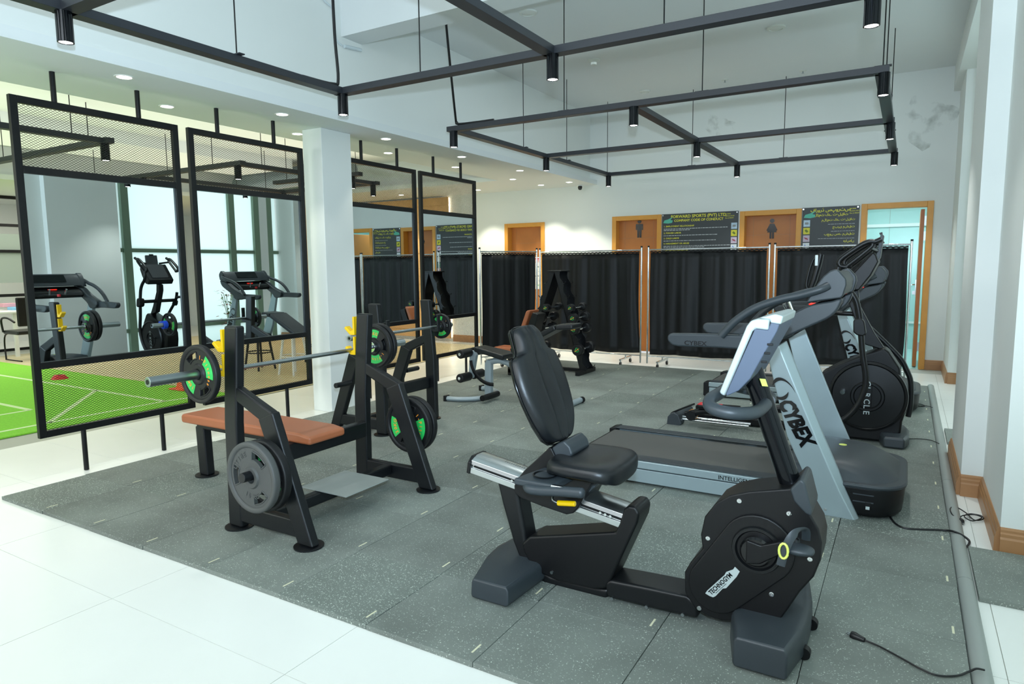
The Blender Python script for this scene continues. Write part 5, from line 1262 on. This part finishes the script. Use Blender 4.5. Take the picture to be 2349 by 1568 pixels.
# moving arms
arm = [(1935, 655), (1950, 668), (1964, 690), (1971, 722), (1974, 750), (1977, 790), (1980, 820), (1986, 860), (1983, 894), (1964, 934), (1932, 963), (1880, 985), (1800, 975)]
pn = [at(x, y, Y=EY-.27) for x, y in arm]
MB().tube(smoothpath(pn), .0215, 12).build('moving_arm', 'black', el)
pf = [at(*q, Y=EY+.27) for q in ((1966, 700), (1975, 728), (1985, 742), (2010, 766), (2037, 792), (2066, 823), (2078, 845), (2089, 875), (2089, 925), (2083, 955))]
MB().tube(smoothpath(pf), .021, 12).build('moving_arm', 'black', el)
poly([(1957, 737), (1960, 732), (1976, 730), (1983, 738), (1987, 765), (1980, 771), (1966, 769), (1957, 762)], EY-.31, EY-.31, EY-.23, 'arm_pivot_cover', 'blkplastic', el, .01, 3)
poly([(1976, 737), (1982, 736), (1992, 750), (1988, 760), (1980, 752)], EY+.23, EY+.23, EY+.31, 'arm_pivot_cover', 'blkplastic', el, .01, 3)
MB().cyl((at(1972, 745, Y=EY-.25).x, EY-.25, at(1972, 745, Y=EY-.25).z), (at(1972, 745, Y=EY-.25).x, EY+.27, at(1972, 745, Y=EY-.25).z), .025, 14).build('pivot_axle', 'frame', el)
# swinging hand grips to the left (far hand forward)
g_ = [at(x, y, Y=EY-.27) for x, y in ((1935, 655), (1915, 668), (1880, 676))]
gp = [at(1883, 583, Y=EY+.27), at(1878, 605, Y=EY+.27), at(1868, 640, Y=EY+.27), at(1860, 662, Y=EY+.27)]
MB().tube(gp, [.026, .028, .027, .022], 14).build('hand_grip', 'black', el)
MB().tube(smoothpath([gp[0]-X_*.0, at(1868, 592, Y=EY+.27), at(1858, 615, Y=EY+.27), at(1850, 650, Y=EY+.27), at(1853, 662, Y=EY+.27), gp[-1]]), .012, 10).build('grip_loop', 'black', el)
p = at(1873, 597, Y=EY+.24); MB().box((p.x-.012, EY+.236, p.z-.045), (p.x+.012, EY+.243, p.z+.045)).build('sensor_plate', 'silverlt', el, bevel=.004)
MB().tube(smoothpath([gp[-1], at(1866, 690, Y=EY+.27), at(1910, 715, Y=EY+.27), at(1960, 720, Y=EY+.27), pf[1]]), .02, 12).build('moving_arm_upper', 'black', el)
MB().tube(smoothpath([pn[0], at(1925, 640, Y=EY-.27), at(1921, 625, Y=EY-.27), at(1924, 612, Y=EY-.27)]), .02, 12).build('hand_grip', 'black', el)
# feet
footbox([(-.10, 5.62), (.04, 5.62), (.07, 5.75), (.07, 5.99), (.04, 6.12), (-.10, 6.12), (-.13, 5.99), (-.13, 5.75)], T0+.006, .11, 'front_foot', el, 'dkplastic')
MB().box((-1.75, EY-.035, .03), (-.2, EY+.035, .09)).build('base_beam', 'blkplastic', el, bevel=.01)
poly([(1529, 975), (1531, 955), (1538, 948), (1546, 946), (1556, 952), (1563, 972), (1558, 978)], 5.60, 5.60, 5.70, 'rear_foot_cap', 'dkplastic', el, .008, 3)
MB().cyl((-1.70, 5.66, .06), (-1.70, 6.1, .06), .04, 20).build('rear_foot_bar', 'dkplastic', el)
for y in (5.68, 5.76, 5.98, 6.06):
    MB().cyl((-1.66, y, .062), (-1.08, y, .062), .012, 12).build('guide_rail', 'chrome', el)
for y, dx in ((5.70, 0), (6.03, .42)):
    MB().cyl((-1.56+dx, y-.05, .105), (-1.56+dx, y+.02, .105), .042, 24).build('guide_roller', 'black', el)
    MB().cyl((-1.56+dx, y+.02, .105), (-1.56+dx, y+.03, .105), .044, 24).build('roller_band', 'orange', el)
    MB().tube(smoothpath([(-1.56+dx, y, .11), (-1.45+dx, y, .15), (-1.1+dx*.8, y, .17), (-.75, y, .26)]), .032, 10).build('pedal_arm', 'black', el)
    S = []
    for x, hw, z in ((-.18, .04, .0), (-.15, .065, .012), (0, .07, .008), (.14, .06, .014), (.18, .035, .02)):
        S.append([(-1.33+dx*.9+x+(.0), y-.05-hw, .175+z+dx*.1), (-1.33+dx*.9+x, y-.05+hw, .175+z+dx*.1), (-1.33+dx*.9+x, y-.05+hw*1.1, .21+z+dx*.1), (-1.33+dx*.9+x, y-.05-hw*1.1, .21+z+dx*.1)])
    pd_ = MB().loft(S).build('foot_pedal', 'blkplastic', el, bevel=.012, seg=3)
    if dx == 0: 
        MB().box((-1.49, 5.59, .222), (-1.30, 5.70, .2235)).build('warning_sticker', 'red', pd_, smooth=False)
        text('1 2 3 4', 'lettering', (-1.47, 5.62, .2235), X_, Y_, .06, 'white', pd_, .0008, 'L', 0)
MB().tube(smoothpath([(-1.72, 5.75, .07), (-1.74, 5.68, .1), (-1.66, 5.64, .15), (-1.52, 5.62, .22)]), .008, 8).build('rear_cable', 'frame', el)

# ================================================================== CABLES
def cord(name, pts, r, label, plug=None, parent=None):
    t = thing(name, label, 'cable', pts[0])
    MB().tube(smoothpath(pts, 8), r, 8).build('cord', 'cable', t)
    if plug:
        a, b = plug; d = (Vector(b)-Vector(a)).normalized()
        MB().tube([Vector(a), Vector(a)+d*.02, Vector(a)+d*.035, Vector(a)+d*.05], [.009, .012, .016, .014], 12).build('plug', 'cable', t, bevel=.002)
        for s in (-1, 1): MB().cyl(Vector(a)+d*.05+Vector((-d.y, d.x, 0))*.006*s, Vector(a)+d*.066+Vector((-d.y, d.x, 0))*.006*s, .0022, 6).build('plug_pin', 'chrome', t)
    return t
z = .026
P_ = lambda x, y, zz=z: at(x, y, Z=zz)
cord('power_cable', [P_(1985, 1468), P_(2020, 1483), P_(2070, 1510), P_(2110, 1532), P_(2150, 1548), P_(2195, 1549), P_(2222, 1540, .03), P_(2240, 1533, .045), P_(2258, 1536, .04)], .0035, 'loose black power cable with a plug lying on the rubber tiles in the right foreground', (P_(1984, 1468), P_(1960, 1458)))
cord('power_cable', [P_(2036, 1165, .05), P_(2042, 1185, .028), P_(2058, 1203, .025), P_(2085, 1212, .025), P_(2160, 1215, .026), P_(2190, 1219, .035), P_(2215, 1232, .02), P_(2224, 1243, .012), P_(2216, 1256, .01)], .0055, 'thick black power cable leaving the nearer treadmill over the cable cover')
cord('power_cable', [P_(2062, 1007), P_(2085, 1006), P_(2110, 1006), P_(2135, 1009), P_(2154, 1017, .035)], .003, 'thin black cable crossing the tiles from the elliptical trainer front foot')
cord('power_cable', [P_(2085, 918), P_(2095, 925), P_(2115, 932), P_(2122, 930), P_(2105, 926), P_(2090, 934), P_(2120, 930), P_(2139, 934, .035)], .003, 'small looped black cable beside the elliptical trainer flywheel')
t = cord('coiled_cable', [P_(2205, 1198, .012), P_(2185, 1180, .03), P_(2180, 1166, .03), P_(2192, 1162, .02), P_(2215, 1175, .012), P_(2235, 1192, .01), P_(2255, 1190, .014), P_(2250, 1182, .016), P_(2225, 1178, .012), P_(2212, 1184, .02), P_(2230, 1194, .01), P_(2252, 1187, .02), P_(2235, 1180, .02), P_(2208, 1182, .012), P_(2200, 1190, .012)], .0032, 'coiled black cable with a plug on the white floor beside the nearest pilaster', (P_(2203, 1190, .012), P_(2207, 1202, .012)))
# potted plant by the window (seen in the second mirror)
wp = thing('window_plant', 'red and green leafy plant by the window, visible only in the second mirror', 'plant', (.84, 7.9, 0))
MB().lathe([(.0, 0), (.11, 0), (.14, .26), (.13, .26), (.12, .22), (0, .22)], (.84, 7.9, 0), Z_, 24).build('pot', 'dkplastic', wp)
rnd = random.Random(9)
for m_, n_ in (('leaf', 50), ('redleaf', 60)):
    mb = MB()
    for k in range(n_):
        a = rnd.uniform(0, 6.28); r = rnd.uniform(.02, .26); zz = rnd.uniform(.4, 1.05); c = Vector((.82+r*.35*math.cos(a), 7.9+r*math.sin(a), zz))
        d = Vector((math.cos(a), math.sin(a), rnd.uniform(-.6, .5))).normalized()*rnd.uniform(.07, .12); s_ = Vector((-math.sin(a), math.cos(a), rnd.uniform(-.3, .3)))*.02
        mb.add([c, c+d*.5+s_, c+d, c+d*.5-s_], [(0, 1, 2, 3)])
    mb.build('leaves' if m_ == 'leaf' else 'red_leaves', m_, wp, smooth=False, kind='stuff')
for k in range(6):
    a = k*1.05; MB().tube(smoothpath([(.84, 7.9, .22), (.84+.03*math.cos(a), 7.9+.05*math.sin(a), .6), (.82+.07*math.cos(a), 7.9+.15*math.sin(a), .95)]), .005, 6).build('stem', 'leaf', wp)
